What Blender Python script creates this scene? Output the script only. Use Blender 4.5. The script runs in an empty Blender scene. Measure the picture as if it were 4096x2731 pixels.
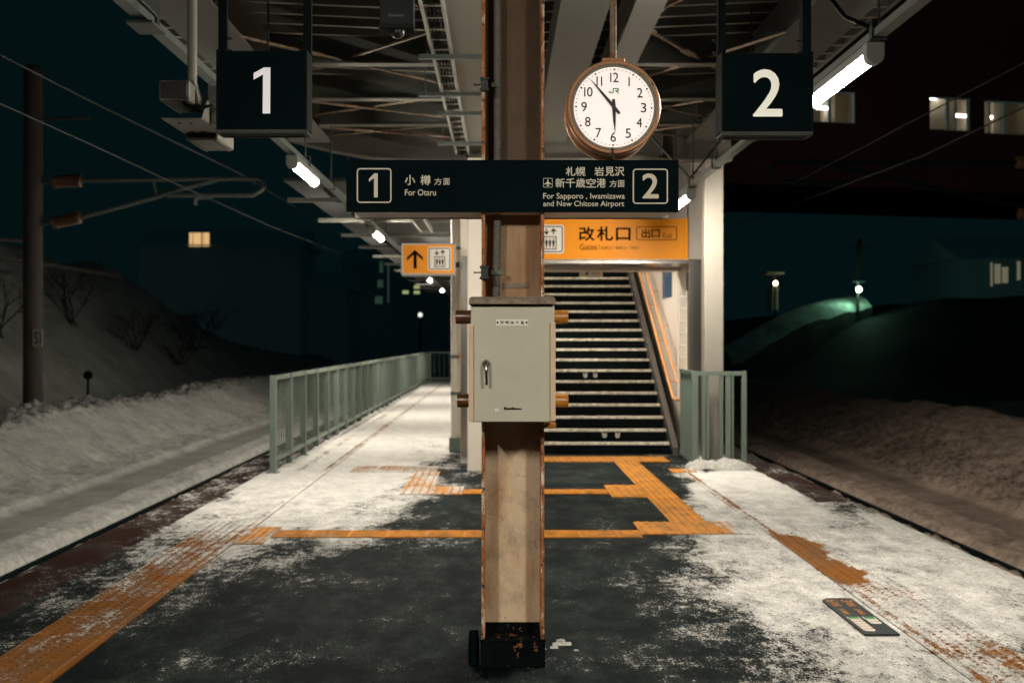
import bpy, math, random
import numpy as np
from mathutils import Vector, Matrix
random.seed(7)
R = math.radians
SC = bpy.context.scene
COL = SC.collection

# ---------------------------------------------------------------- camera, night sky, exposure
EYE = 1.52                 # eye height above the platform
FPX, VX, VY = 4500.0, 2003.0, 1362.0   # focal length and vanishing point measured on the photograph
cam_d = bpy.data.cameras.new('camera')
cam = bpy.data.objects.new('camera', cam_d); COL.objects.link(cam)
cam.location = (0, 0, EYE); cam.rotation_euler = (R(90), 0, 0)
cam_d.sensor_width = 36; cam_d.lens = FPX/4096*36
cam_d.shift_x = (2048-VX)/4096; cam_d.shift_y = -(1365.5-VY)/4096
cam_d.clip_start = .05; cam_d.clip_end = 900
cam_d.dof.use_dof = True; cam_d.dof.focus_distance = 5.15; cam_d.dof.aperture_fstop = 3.0
SC.camera = cam
wd = bpy.data.worlds.new('World'); SC.world = wd; wd.use_nodes = True
bgn = wd.node_tree.nodes['Background']
bgn.inputs[0].default_value = (.0011, .0055, .0064, 1); bgn.inputs[1].default_value = 1.0
SC.view_settings.view_transform = 'Standard'; SC.view_settings.look = 'None'
SC.view_settings.exposure = 0.0; SC.view_settings.gamma = 1.0
SC.render.engine = 'CYCLES'
cy = SC.cycles
cy.use_denoising = True; cy.denoising_prefilter = 'ACCURATE'; cy.denoising_input_passes = 'RGB_ALBEDO_NORMAL'; cy.max_bounces = 7; cy.diffuse_bounces = 4; cy.glossy_bounces = 3
cy.sample_clamp_indirect = 4.0; cy.caustics_reflective = False; cy.caustics_refractive = False
cy.use_adaptive_sampling = False
LAMP = 520.0               # radiance of a lit fluorescent diffuser
LAMPCOL = (1.0, .91, .77)

# ---------------------------------------------------------------- measuring helpers
def W(px, py, Y):
    return Vector(((px-VX)*Y/FPX, Y, EYE-(py-VY)*Y/FPX))
def G(px, py, z=0):
    Y = (EYE-z)*FPX/(py-VY)
    return ((px-VX)*Y/FPX, Y)
# ---------------------------------------------------------------- materials
def mat(name, base, rough=.6, metal=0., var=.15, scale=9., stain=None, bump=0., bscale=60., spec=None, stretch=(1, 1, 1), emit=None, estr=0.):
    m = bpy.data.materials.new(name); m.use_nodes = True
    nt = m.node_tree; N = nt.nodes; L = nt.links
    p = N['Principled BSDF']
    p.inputs['Roughness'].default_value = rough; p.inputs['Metallic'].default_value = metal
    if spec is not None: p.inputs['Specular IOR Level'].default_value = spec
    tc = N.new('ShaderNodeTexCoord'); mp = N.new('ShaderNodeMapping'); mp.inputs['Scale'].default_value = stretch
    L.new(tc.outputs['Object'], mp.inputs[0])
    n1 = N.new('ShaderNodeTexNoise'); n1.inputs['Scale'].default_value = scale; n1.inputs['Detail'].default_value = 6; n1.inputs['Roughness'].default_value = .65
    L.new(mp.outputs[0], n1.inputs['Vector'])
    r = N.new('ShaderNodeValToRGB')
    b = np.array(base)
    r.color_ramp.elements[0].position = .3; r.color_ramp.elements[1].position = .7
    r.color_ramp.elements[0].color = (*(b*(1-var)), 1); r.color_ramp.elements[1].color = (*np.minimum(b*(1+var), 1), 1)
    L.new(n1.outputs[0], r.inputs[0]); out = r.outputs[0]
    for st in (stain or []):
        n2 = N.new('ShaderNodeTexNoise'); n2.inputs['Scale'].default_value = st['scale']; n2.inputs['Detail'].default_value = 8; n2.inputs['Roughness'].default_value = .7
        mp2 = N.new('ShaderNodeMapping'); mp2.inputs['Scale'].default_value = st.get('stretch', (1, 1, 1)); mp2.inputs['Location'].default_value = (st.get('seed', 0), 3.1, 1.7)
        L.new(tc.outputs['Object'], mp2.inputs[0]); L.new(mp2.outputs[0], n2.inputs['Vector'])
        r2 = N.new('ShaderNodeMapRange'); r2.inputs[1].default_value = st['t']; r2.inputs[2].default_value = st['t']+st.get('w', .08); r2.clamp = True
        L.new(n2.outputs[0], r2.inputs[0])
        mu = N.new('ShaderNodeMath'); mu.operation = 'MULTIPLY'; mu.inputs[1].default_value = st.get('a', 1.); L.new(r2.outputs[0], mu.inputs[0])
        mx = N.new('ShaderNodeMix'); mx.data_type = 'RGBA'; L.new(mu.outputs[0], mx.inputs[0]); L.new(out, mx.inputs[6]); mx.inputs[7].default_value = (*st['c'], 1)
        out = mx.outputs[2]
    L.new(out, p.inputs['Base Color'])
    if bump:
        n3 = N.new('ShaderNodeTexNoise'); n3.inputs['Scale'].default_value = bscale; n3.inputs['Detail'].default_value = 5
        L.new(tc.outputs['Object'], n3.inputs['Vector'])
        bm = N.new('ShaderNodeBump'); bm.inputs['Strength'].default_value = bump; bm.inputs['Distance'].default_value = .01
        L.new(n3.outputs[0], bm.inputs['Height']); L.new(bm.outputs[0], p.inputs['Normal'])
    if emit:
        p.inputs['Emission Color'].default_value = (*emit, 1); p.inputs['Emission Strength'].default_value = estr
    return m
def glow(name, c, s):
    m = bpy.data.materials.new(name); m.use_nodes = True
    nt = m.node_tree; nt.nodes.remove(nt.nodes['Principled BSDF'])
    e = nt.nodes.new('ShaderNodeEmission'); e.inputs[0].default_value = (*c, 1); e.inputs[1].default_value = s
    nt.links.new(e.outputs[0], nt.nodes['Material Output'].inputs[0])
    return m
RUST = (.16, .055, .015); DRUST = (.05, .018, .008)
M = {}
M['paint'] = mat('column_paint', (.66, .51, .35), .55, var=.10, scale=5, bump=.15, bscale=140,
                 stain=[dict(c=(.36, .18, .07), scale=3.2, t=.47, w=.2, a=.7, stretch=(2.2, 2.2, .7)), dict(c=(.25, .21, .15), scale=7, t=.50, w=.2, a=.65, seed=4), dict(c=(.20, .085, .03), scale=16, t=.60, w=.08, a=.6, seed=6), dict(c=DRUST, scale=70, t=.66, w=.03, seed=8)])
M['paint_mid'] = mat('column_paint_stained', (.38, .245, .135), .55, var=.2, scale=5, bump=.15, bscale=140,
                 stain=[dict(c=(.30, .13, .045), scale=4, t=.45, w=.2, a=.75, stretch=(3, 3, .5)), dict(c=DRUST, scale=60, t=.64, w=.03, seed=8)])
M['paint_rusty_shaded'] = mat('column_paint_rusty_shaded', (.075, .040, .016), .6, var=.3, scale=5, bump=.2, bscale=140,
                 stain=[dict(c=(.10, .042, .012), scale=4, t=.45, w=.2, a=.8, stretch=(3, 3, .45)), dict(c=DRUST, scale=45, t=.60, w=.04, seed=8)])  # rust plus painted shade: darkened where the canopy keeps lamp light off
M['flange'] = mat('flange_paint', (.62, .50, .37), .6, var=.2, scale=18, bump=.4, bscale=120,
                  stain=[dict(c=(.34, .11, .022), scale=12, t=.42, w=.08, stretch=(2, 2, .7)), dict(c=DRUST, scale=34, t=.55, w=.05, seed=5)])
M['black_base'] = mat('black_base_paint', (.003, .005, .006), .7, var=.3, scale=20, spec=.03, stain=[dict(c=(.22, .085, .03), scale=17, t=.585, w=.03, seed=2)], bump=.3, bscale=80)
M['black_paint'] = mat('black_paint', (.001, .005, .006), .6, var=.3, scale=12, spec=.06)
M['boxgrey'] = mat('box_paint', (.45, .44, .35), .5, var=.05, scale=6, bump=.05, bscale=300, stain=[dict(c=(.24, .22, .16), scale=10, t=.66, w=.1, a=.5)])
M['boxtrim'] = mat('box_trim', (.60, .43, .31), .5, var=.1, scale=12, stain=[dict(c=(.36, .2, .11), scale=20, t=.66, w=.08, a=.5)])
M['hood'] = mat('hood_weathered', (.20, .16, .115), .7, var=.3, scale=22, stain=[dict(c=(.09, .05, .03), scale=40, t=.55, w=.1)], bump=.2, bscale=150)
M['tape'] = mat('orange_tape', (.55, .22, .03), .35, var=.25, scale=15, stain=[dict(c=(.05, .025, .01), scale=17, t=.56, w=.1, stretch=(1, 2, 2))])
M['tape_dark'] = mat('brown_tape', (.11, .045, .015), .3, var=.4, scale=15, stain=[dict(c=(.28, .11, .02), scale=12, t=.55, w=.15)])
M['chrome'] = mat('chrome', (.45, .43, .40), .16, 1., var=.05)
M['darkmetal'] = mat('dark_metal', (.03, .04, .042), .45, .5, var=.2)
M['signblack'] = mat('sign_panel', (.0005, .0052, .0068), .6, var=.25, scale=2.5, spec=.03)
M['signlet'] = mat('sign_lettering', (.66, .62, .50), .6, var=.03)
M['alu'] = mat('aluminium', (.30, .30, .27), .42, .35, var=.08, scale=5)
M['alu_dark'] = mat('weathered_aluminium', (.022, .026, .022), .7, .0, spec=.03, var=.15, scale=9, stain=[dict(c=(.08, .07, .05), scale=14, t=.6, w=.1, a=.6)])
M['hose'] = mat('conduit_grey', (.13, .13, .115), .5, var=.15, scale=20)
M['alu_mid'] = mat('rim_aluminium', (.055, .062, .055), .6, var=.2, scale=9, spec=.1)
M['galv'] = mat('galvanised_steel', (.11, .135, .125), .45, .55, var=.18, scale=14)
M['col_paint'] = mat('column_cream', (.23, .215, .185), .5, var=.04, scale=3)
M['white_paint'] = mat('white_paint', (.72, .66, .58), .5, var=.04, scale=3, stain=[dict(c=(.5, .4, .3), scale=4, t=.64, w=.12, a=.35)])
M['beam'] = mat('beam_paint', (.092, .094, .08), .6, var=.08, scale=3, stain=[dict(c=(.28, .24, .18), scale=3, t=.6, w=.15, a=.5)])
M['deck'] = mat('roof_deck', (.055, .06, .05), .55, .1, var=.14, scale=3)
M['beam_dark'] = mat('beam_paint_dark', (.048, .054, .046), .6, var=.14, scale=4)  # darker tone of the beam paint
M['beam_pale'] = mat('beam_paint_pale', (.20, .195, .165), .6, var=.06, scale=3)  # paler tone of the beam paint
M['lowbeam'] = mat('low_beam', (.10, .10, .085), .6, var=.1)
M['rib_lit'] = mat('rib_lit_edge', (.20, .20, .165), .5, .1, var=.2, scale=3)  # paler than the deck: paints in the light rib undersides catch
M['girder'] = mat('girder_paint', (.105, .095, .077), .6, var=.12, scale=3, stain=[dict(c=(.2, .13, .08), scale=4, t=.6, w=.15, a=.6)])
M['rod'] = mat('rusty_rod', (.20, .155, .11), .6, .2, var=.3, scale=20, stain=[dict(c=RUST, scale=14, t=.52, w=.1)])
M['fence'] = mat('fence_paint', (.115, .155, .132), .5, var=.1, scale=6)
M['tube'] = glow('lit_diffuser', LAMPCOL, LAMP)
M['tube_near'] = glow('lit_diffuser_near', LAMPCOL, LAMP*1.2)  # nearest tubes, brighter than the other diffusers
M['inner_tube'] = glow('lit_indoor_tube', (1.0, .93, .80), 9.)
M['lampbody'] = mat('lamp_housing', (.25, .27, .25), .5, var=.06)
M['rail'] = mat('lamp_rail_metal', (.20, .235, .22), .35, .6, var=.12, scale=8)
M['orange'] = mat('orange_panel', (.80, .285, .014), .4, var=.02, spec=.12)
M['signdark'] = mat('dark_lettering', (.004, .005, .004), .7, var=.02, spec=.02)
M['signthin'] = mat('brown_lettering', (.06, .022, .006), .7, var=.02, spec=.02)
M['signwhite'] = mat('white_panel', (.72, .69, .62), .5, var=.02)
M['stainless'] = mat('stainless_steel', (.42, .40, .37), .22, .95, var=.06, scale=3)
M['panelgrey'] = mat('grey_fascia', (.36, .33, .29), .5, var=.04)
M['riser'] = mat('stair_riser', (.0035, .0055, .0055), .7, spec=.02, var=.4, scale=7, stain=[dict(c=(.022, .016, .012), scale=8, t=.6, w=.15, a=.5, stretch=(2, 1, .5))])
M['nosing'] = mat('stair_nosing', (.56, .52, .43), .6, var=.55, scale=16, bump=.4, bscale=80)
M['stringer'] = mat('stringer_paint', (.055, .047, .04), .6, var=.15, scale=5)
M['rail_orange'] = mat('handrail_orange', (.80, .30, .05), .35, var=.05)
M['clockcase'] = mat('clock_case', (.36, .17, .07), .45, .2, var=.15, scale=8, stain=[dict(c=(.05, .02, .008), scale=18, t=.62, w=.06)])
M['clockrim'] = mat('clock_rim', (.26, .24, .20), .45, .3, var=.15, scale=12, stain=[dict(c=RUST, scale=16, t=.60, w=.08)])
M['clockface'] = mat('clock_face', (.75, .70, .66), .5, var=.01, emit=(1., .87, .82), estr=.62)
M['clockblack'] = mat('clock_black', (.012, .013, .012), .5, var=.05)
M['green'] = mat('logo_green', (.01, .26, .05), .5, var=.05, emit=(.005, .26, .04), estr=.3)
M['numeral1'] = mat('backlit_numeral', (.6, .6, .6), .5, var=.02, emit=(.66, .61, .63), estr=.58)
M['numeral2'] = mat('backlit_numeral_warm', (.6, .6, .55), .5, var=.02, emit=(.68, .66, .52), estr=.62)
M['camgrey'] = mat('camera_housing', (.20, .20, .165), .5, var=.06)
M['camdark'] = mat('camera_window', (.015, .016, .014), .3, var=.2)
M['concrete'] = mat('concrete_pole', (.03, .024, .019), .8, var=.25, scale=3, stretch=(2, 2, .4))
M['dull_white'] = mat('dull_white_plate', (.22, .21, .19), .7, var=.2)  # number plate white, toned down to grey
M['wire_dark'] = mat('wire_black', (.004, .005, .005), .7, 0., var=.1, spec=.1)
M['insul'] = mat('insulator', (.085, .042, .024), .4, var=.1)
M['wire'] = mat('wire_metal', (.012, .016, .016), .6, .1, var=.1)
M['wall_brown'] = mat('brown_cladding', (.055, .018, .010), .7, var=.12, scale=1.5)
M['interior'] = mat('room_wall', (.55, .50, .40), .7, var=.06)
M['greenboard'] = mat('green_board', (.03, .30, .08), .6, var=.05)
M['house'] = mat('dark_house', (.42, .72, .78), .9, var=.2, spec=0.)
M['far_house'] = mat('far_house', (.006, .006, .006), .9, var=.2, spec=0.)
M["win_warm"] = glow('warm_window', (1., .62, .26), .75)
M['win_dim'] = glow('dim_window', (.45, .42, .27), .30)
M['win_green'] = glow('greenish_window', (.55, .62, .25), .62)
M['win_teal'] = glow('teal_window', (.2, .42, .28), .10)
M['lamp_white'] = glow('street_lamp_bulb', (.45, 1., .66), 170.)
M['lamp_small'] = glow('far_lamp', (1., .86, .62), 2.5)
M['lamp_red'] = glow('red_signal', (1., .06, .02), 1.5)
M['twig'] = mat('dark_twig', (.02, .018, .014), .8, var=.3)
M['sticker'] = mat('floor_sticker', (.008, .015, .018), .55, var=.1)
M['stick_or'] = mat('sticker_orange', (.50, .19, .03), .6, var=.1)
M['stick_gr'] = mat('sticker_green', (.02, .20, .06), .6, var=.1)
M['stick_wh'] = mat('sticker_white', (.55, .49, .41), .6, var=.1)
M['poster'] = mat('poster_blue', (.015, .06, .13), .4, var=.2, scale=6, stain=[dict(c=(.6, .6, .55), scale=5, t=.58, w=.05)])
M['screen'] = mat('screen_dark', (.01, .014, .015), .3, var=.1)
M['brand'] = mat('brand_grey', (.20, .19, .17), .5, var=.02)
M['blue'] = mat('blue_mark', (.03, .13, .26), .5, var=.02)

# snow cover of the platform: control values measured on the photograph, stored per vertex as a ground map
COV = [(100,1450,.45),(250,1330,.5),(60,1500,.42),(350,1250,.62),(450,1180,.8),(550,1110,.95),(150,1400,.46),(20,1390,.1),(200,1270,.12),(300,1225,.22),(400,1160,.2),(500,1105,.35),
 (330,1380,.42),(420,1310,.55),(500,1230,.66),(200,1500,.3),(100,1540,.22),(560,1180,.9),(650,1130,.95),(700,1400,.12),(900,1400,.12),(500,1450,.08),(800,1300,.15),(1000,1300,.12),(650,1270,.5),(560,1290,.56),
 (720,1260,.42),(600,1330,.28),(480,1340,.32),(400,1400,.28),(300,1500,.1),(900,1500,.05),(600,1500,.28),(1000,1180,.2),(1060,1150,.15),(850,1180,.78),(900,1150,.72),(750,1150,.95),(950,1200,.35),
 (1040,1090,.3),(1050,1060,.42),(900,1050,.93),(850,950,.98),(1000,950,.98),(700,1080,.86),(1000,900,1.),(1010,1030,.75),(870,1100,.95),(960,1110,.66),(720,1190,.9),(780,1215,.75),(640,1200,.95),(560,1240,.7),
 (1300,1090,.05),(1300,1170,.05),(1300,1300,.08),(1400,1400,.1),(1350,1500,.15),(1500,1280,.16),(1560,1250,.42),(1640,1250,.85),(1700,1240,.98),(1600,1330,.6),(1550,1360,.45),(1500,1400,.3),
 (1650,1420,.48),(1700,1460,.4),(1800,1400,.85),(1750,1340,.93),(1850,1500,.66),(1650,1540,.3),(1750,1540,.42),(1500,1500,.25),(1450,1540,.22),(2000,1450,.9),(2100,1400,.98),(2200,1350,.9),
 (1950,1250,.95),(1850,1180,1.05),(1750,1120,1.05),(1650,1100,.95),(1600,1085,.5),(1550,1065,.25),(1640,1130,1.05),(1540,1120,.1),(1500,1200,.05),(1450,1090,.05),(1400,1060,.05),(2100,1500,.8),(2300,1500,.72),
 (2000,1540,.8),(1950,1190,.7),(2300,1400,.85),(2050,1230,.9),(1600,1200,.6),(1660,1190,.95),(1960,1160,.42),(1640,1070,.9),(1100,1540,.03),(1300,1560,.06),(1200,1480,.06),(1150,1200,.1),(1250,1060,.05),
 (2345,1450,.8),(1000,1560,.04),(500,1560,.04),(2180,1560,.75)]
cov_p = np.array([(x*1.7415, y*1.7415) for x, y, c in COV]); cov_c = np.array([c for *_, c in COV])
def coverage(X, Y):
    Y = np.asarray(Y, float); X = np.asarray(X, float)
    Yc = np.clip(Y, 5.3, 60)
    px = VX+FPX*X/Yc; py = VY+FPX*EYE/Yc
    out = np.zeros(len(X))
    for a in range(0, len(X), 20000):
        d2 = ((px[a:a+20000, None]-cov_p[None, :, 0])/1.)**2+((py[a:a+20000, None]-cov_p[None, :, 1])*2.2)**2+60.
        w = d2**-1.7
        out[a:a+20000] = (w*cov_c).sum(1)/w.sum(1)
    near = np.clip((4.9-Y)/1.2, 0, 1)      # snow thinned on the unseen near paving to cut bounced light
    out = out*(.90+.10*np.clip((Y-9)/4, 0, 1))
    return out*(1-near)+.12*near

def snowy(name, under, under_rough=.75, var=.3, lift=0.0, sharp=.12, namp=1.0, grime=0.):
    """A paved surface with trodden snow lying on it where the ground map says so."""
    m = bpy.data.materials.new(name); m.use_nodes = True
    nt = m.node_tree; N = nt.nodes; L = nt.links; p = N['Principled BSDF']
    g = N.new('ShaderNodeNewGeometry')
    at = N.new('ShaderNodeAttribute'); at.attribute_name = 'snow'
    mp = N.new('ShaderNodeMapping'); mp.inputs['Scale'].default_value = (1.3, .72, 1); L.new(g.outputs['Position'], mp.inputs[0])
    def noise(sc, det, ro=.6, vec=mp.outputs[0]):
        n = N.new('ShaderNodeTexNoise'); n.inputs['Scale'].default_value = sc; n.inputs['Detail'].default_value = det; n.inputs['Roughness'].default_value = ro
        L.new(vec, n.inputs['Vector']); return n.outputs[0]
    def math_(op, a, b=None, c=None):
        n = N.new('ShaderNodeMath'); n.operation = op
        for i, v in enumerate((a, b, c)):
            if v is None: continue
            if isinstance(v, (int, float)): n.inputs[i].default_value = v
            else: L.new(v, n.inputs[i])
        return n.outputs[0]
    na = noise(2.2, 5, .6); nb = noise(13, 5, .7); nc = noise(60, 4, .75); nd = noise(190, 2, .6)
    cen = lambda o, k: math_('MULTIPLY', math_('SUBTRACT', o, .5), k)
    mix = math_('ADD', math_('ADD', cen(na, 1.15), cen(nb, 1.15)), math_('ADD', cen(nc, 1.15), cen(nd, .55)))
    v = math_('ADD', math_('ADD', at.outputs['Fac'], lift), math_('MULTIPLY', mix, namp))
    mr = N.new('ShaderNodeMapRange'); mr.interpolation_type = 'SMOOTHSTEP'; mr.inputs[1].default_value = .52-sharp; mr.inputs[2].default_value = .52+sharp
    L.new(v, mr.inputs[0]); mask = mr.outputs[0]
    # bare paving
    ru = N.new('ShaderNodeValToRGB'); b = np.array(under)
    ru.color_ramp.elements[0].position = .32; ru.color_ramp.elements[1].position = .72
    ru.color_ramp.elements[0].color = (*(b*(1-var)), 1); ru.color_ramp.elements[1].color = (*(b*(1+var)), 1)
    L.new(math_('ADD', math_('MULTIPLY', noise(1.6, 8, .75), .6), math_('MULTIPLY', noise(70, 4, .8), .4)), ru.inputs[0])
    # frost dust, a thin veil of grains on the paving
    rd = N.new('ShaderNodeMapRange'); rd.inputs[1].default_value = .40; rd.inputs[2].default_value = .70; L.new(noise(70, 5, .85), rd.inputs[0])
    rd2 = N.new('ShaderNodeMapRange'); rd2.inputs[1].default_value = .43; rd2.inputs[2].default_value = .64; L.new(noise(2.2, 9, .78), rd2.inputs[0])
    dust = math_('MULTIPLY', math_('MULTIPLY_ADD', rd.outputs[0], .9, .05), math_('MULTIPLY_ADD', rd2.outputs[0], .85, .01))
    md = N.new('ShaderNodeMix'); md.data_type = 'RGBA'; L.new(dust, md.inputs[0]); L.new(ru.outputs[0], md.inputs[6]); md.inputs[7].default_value = (.068, .090, .080, 1)
    rs = N.new('ShaderNodeValToRGB')
    rs.color_ramp.elements[0].position = .36; rs.color_ramp.elements[1].position = .62
    rs.color_ramp.elements[0].color = (.16, .162, .155, 1); rs.color_ramp.elements[1].color = (.66, .65, .62, 1)
    L.new(math_('ADD', math_('MULTIPLY', noise(4, 9, .75), .6), math_('MULTIPLY', noise(45, 4, .8), .4)), rs.inputs[0])
    gr = N.new('ShaderNodeMapRange'); gr.inputs[1].default_value = .665; gr.inputs[2].default_value = .70; L.new(noise(38, 2, .5), gr.inputs[0])
    mg = N.new('ShaderNodeMix'); mg.data_type = 'RGBA'; L.new(gr.outputs[0], mg.inputs[0]); L.new(rs.outputs[0], mg.inputs[6]); mg.inputs[7].default_value = (.05, .05, .047, 1)
    gm = N.new('ShaderNodeMapRange'); gm.inputs[1].default_value = .47; gm.inputs[2].default_value = .68; gm.inputs[4].default_value = grime; L.new(noise(5, 8, .75), gm.inputs[0])
    mgm = N.new('ShaderNodeMix'); mgm.data_type = 'RGBA'; L.new(gm.outputs[0], mgm.inputs[0]); L.new(md.outputs[2], mgm.inputs[6]); mgm.inputs[7].default_value = (.07, .045, .025, 1)
    mx = N.new('ShaderNodeMix'); mx.data_type = 'RGBA'; L.new(mask, mx.inputs[0]); L.new(mgm.outputs[2], mx.inputs[6]); af = N.new('ShaderNodeAttribute'); af.attribute_name = 'fresh'
    mf = N.new('ShaderNodeMix'); mf.data_type = 'RGBA'; L.new(math_('MULTIPLY', af.outputs['Fac'], .5), mf.inputs[0]); L.new(mg.outputs[2], mf.inputs[6]); mf.inputs[7].default_value = (.76, .75, .72, 1)
    L.new(mf.outputs[2], mx.inputs[7])
    L.new(mx.outputs[2], p.inputs['Base Color'])
    rr = N.new('ShaderNodeMapRange'); rr.inputs[3].default_value = under_rough; rr.inputs[4].default_value = .85; L.new(mask, rr.inputs[0]); L.new(rr.outputs[0], p.inputs['Roughness'])
    p.inputs['Specular IOR Level'].default_value = .04
    h = math_('ADD', math_('MULTIPLY', mask, .6), math_('ADD', math_('MULTIPLY', nb, .5), math_('MULTIPLY', nc, .35)))
    bm = N.new('ShaderNodeBump'); bm.inputs['Strength'].default_value = .55; bm.inputs['Distance'].default_value = .012
    L.new(h, bm.inputs['Height']); L.new(bm.outputs[0], p.inputs['Normal'])
    return m
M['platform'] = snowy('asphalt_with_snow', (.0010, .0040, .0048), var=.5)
M['tactile'] = snowy('tactile_tile_with_snow', (.56, .225, .03), .55, var=.3, lift=-.06, grime=.65)
M['tactile_worn_dim'] = snowy('worn_dim_tactile_tile_with_snow', (.205, .076, .012), .55, var=.4, lift=-.05, sharp=.09, grime=.5)  # worn and grimy, also darkened to paint in weak light along the edges
M['redstripe'] = snowy('red_edge_with_snow', (.020, .0055, .0035), .7, var=.3, lift=.0)

def snowbank(name, c0, c1):
    m = bpy.data.materials.new(name); m.use_nodes = True
    nt = m.node_tree; N = nt.nodes; L = nt.links; p = N['Principled BSDF']
    g = N.new('ShaderNodeNewGeometry')
    def noise(sc, det, ro):
        n = N.new('ShaderNodeTexNoise'); n.inputs['Scale'].default_value = sc; n.inputs['Detail'].default_value = det; n.inputs['Roughness'].default_value = ro
        L.new(g.outputs['Position'], n.inputs['Vector']); return n.outputs[0]
    at = N.new('ShaderNodeAttribute'); at.attribute_name = 'rough'
    a = N.new('ShaderNodeMath'); a.operation = 'MULTIPLY_ADD'; a.inputs[1].default_value = .5; L.new(noise(9, 8, .75), a.inputs[0]); 
    b = N.new('ShaderNodeMath'); b.operation = 'MULTIPLY'; b.inputs[1].default_value = .5; L.new(noise(1.0, 6, .6), b.inputs[0]); L.new(b.outputs[0], a.inputs[2])
    r = N.new('ShaderNodeValToRGB'); r.color_ramp.elements[0].position = .34; r.color_ramp.elements[1].position = .60
    r.color_ramp.elements[0].color = (*c0, 1); r.color_ramp.elements[1].color = (*c1, 1)
    L.new(a.outputs[0], r.inputs[0])
    # clods of dirty ice where the plough threw them
    d = N.new('ShaderNodeMapRange'); d.inputs[1].default_value = .47; d.inputs[2].default_value = .58; L.new(noise(6, 5, .7), d.inputs[0])
    dm = N.new('ShaderNodeMath'); dm.operation = 'MULTIPLY'; L.new(d.outputs[0], dm.inputs[0]); L.new(at.outputs['Fac'], dm.inputs[1])
    mx = N.new('ShaderNodeMix'); mx.data_type = 'RGBA'; L.new(dm.outputs[0], mx.inputs[0]); L.new(r.outputs[0], mx.inputs[6]); mx.inputs[7].default_value = (c0[0]*.28, c0[1]*.28, c0[2]*.28, 1)
    L.new(mx.outputs[2], p.inputs['Base Color']); p.inputs['Roughness'].default_value = .85; p.inputs['Specular IOR Level'].default_value = .2
    ic = N.new('ShaderNodeMapRange'); ic.inputs[1].default_value = .02; ic.inputs[2].default_value = .14; ic.inputs[3].default_value = .68; ic.inputs[4].default_value = 1.; L.new(at.outputs['Fac'], ic.inputs[0])
    hs = N.new('ShaderNodeHueSaturation'); L.new(ic.outputs[0], hs.inputs['Value']); L.new(mx.outputs[2], hs.inputs['Color']); L.new(hs.outputs[0], p.inputs['Base Color'])
    bs = N.new('ShaderNodeMath'); bs.operation = 'MULTIPLY_ADD'; bs.inputs[1].default_value = .9; bs.inputs[2].default_value = .08; L.new(at.outputs['Fac'], bs.inputs[0])
    bm = N.new('ShaderNodeBump'); bm.inputs['Distance'].default_value = .06; L.new(bs.outputs[0], bm.inputs['Strength']); L.new(noise(7, 6, .75), bm.inputs['Height'])
    L.new(bm.outputs[0], p.inputs['Normal'])
    return m
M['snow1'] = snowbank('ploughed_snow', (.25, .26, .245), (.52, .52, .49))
M['snow2'] = snowbank('dirty_dim_ploughed_snow', (.10, .075, .06), (.36, .28, .225))  # dirt-brown and dark to paint in the dim reddish light beyond track 2
M['snow_hill'] = snowbank('dark_hill', (.004, .006, .005), (.016, .02, .018))  # unlit look painted in: near-black so the lamp shows only on the lane
M['snow_lane'] = snowbank('lane_snow', (.20, .24, .21), (.66, .72, .66))
M['snow_slope'] = snowbank('slope_snow_with_grass', (.14, .16, .145), (.34, .36, .33))

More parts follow.
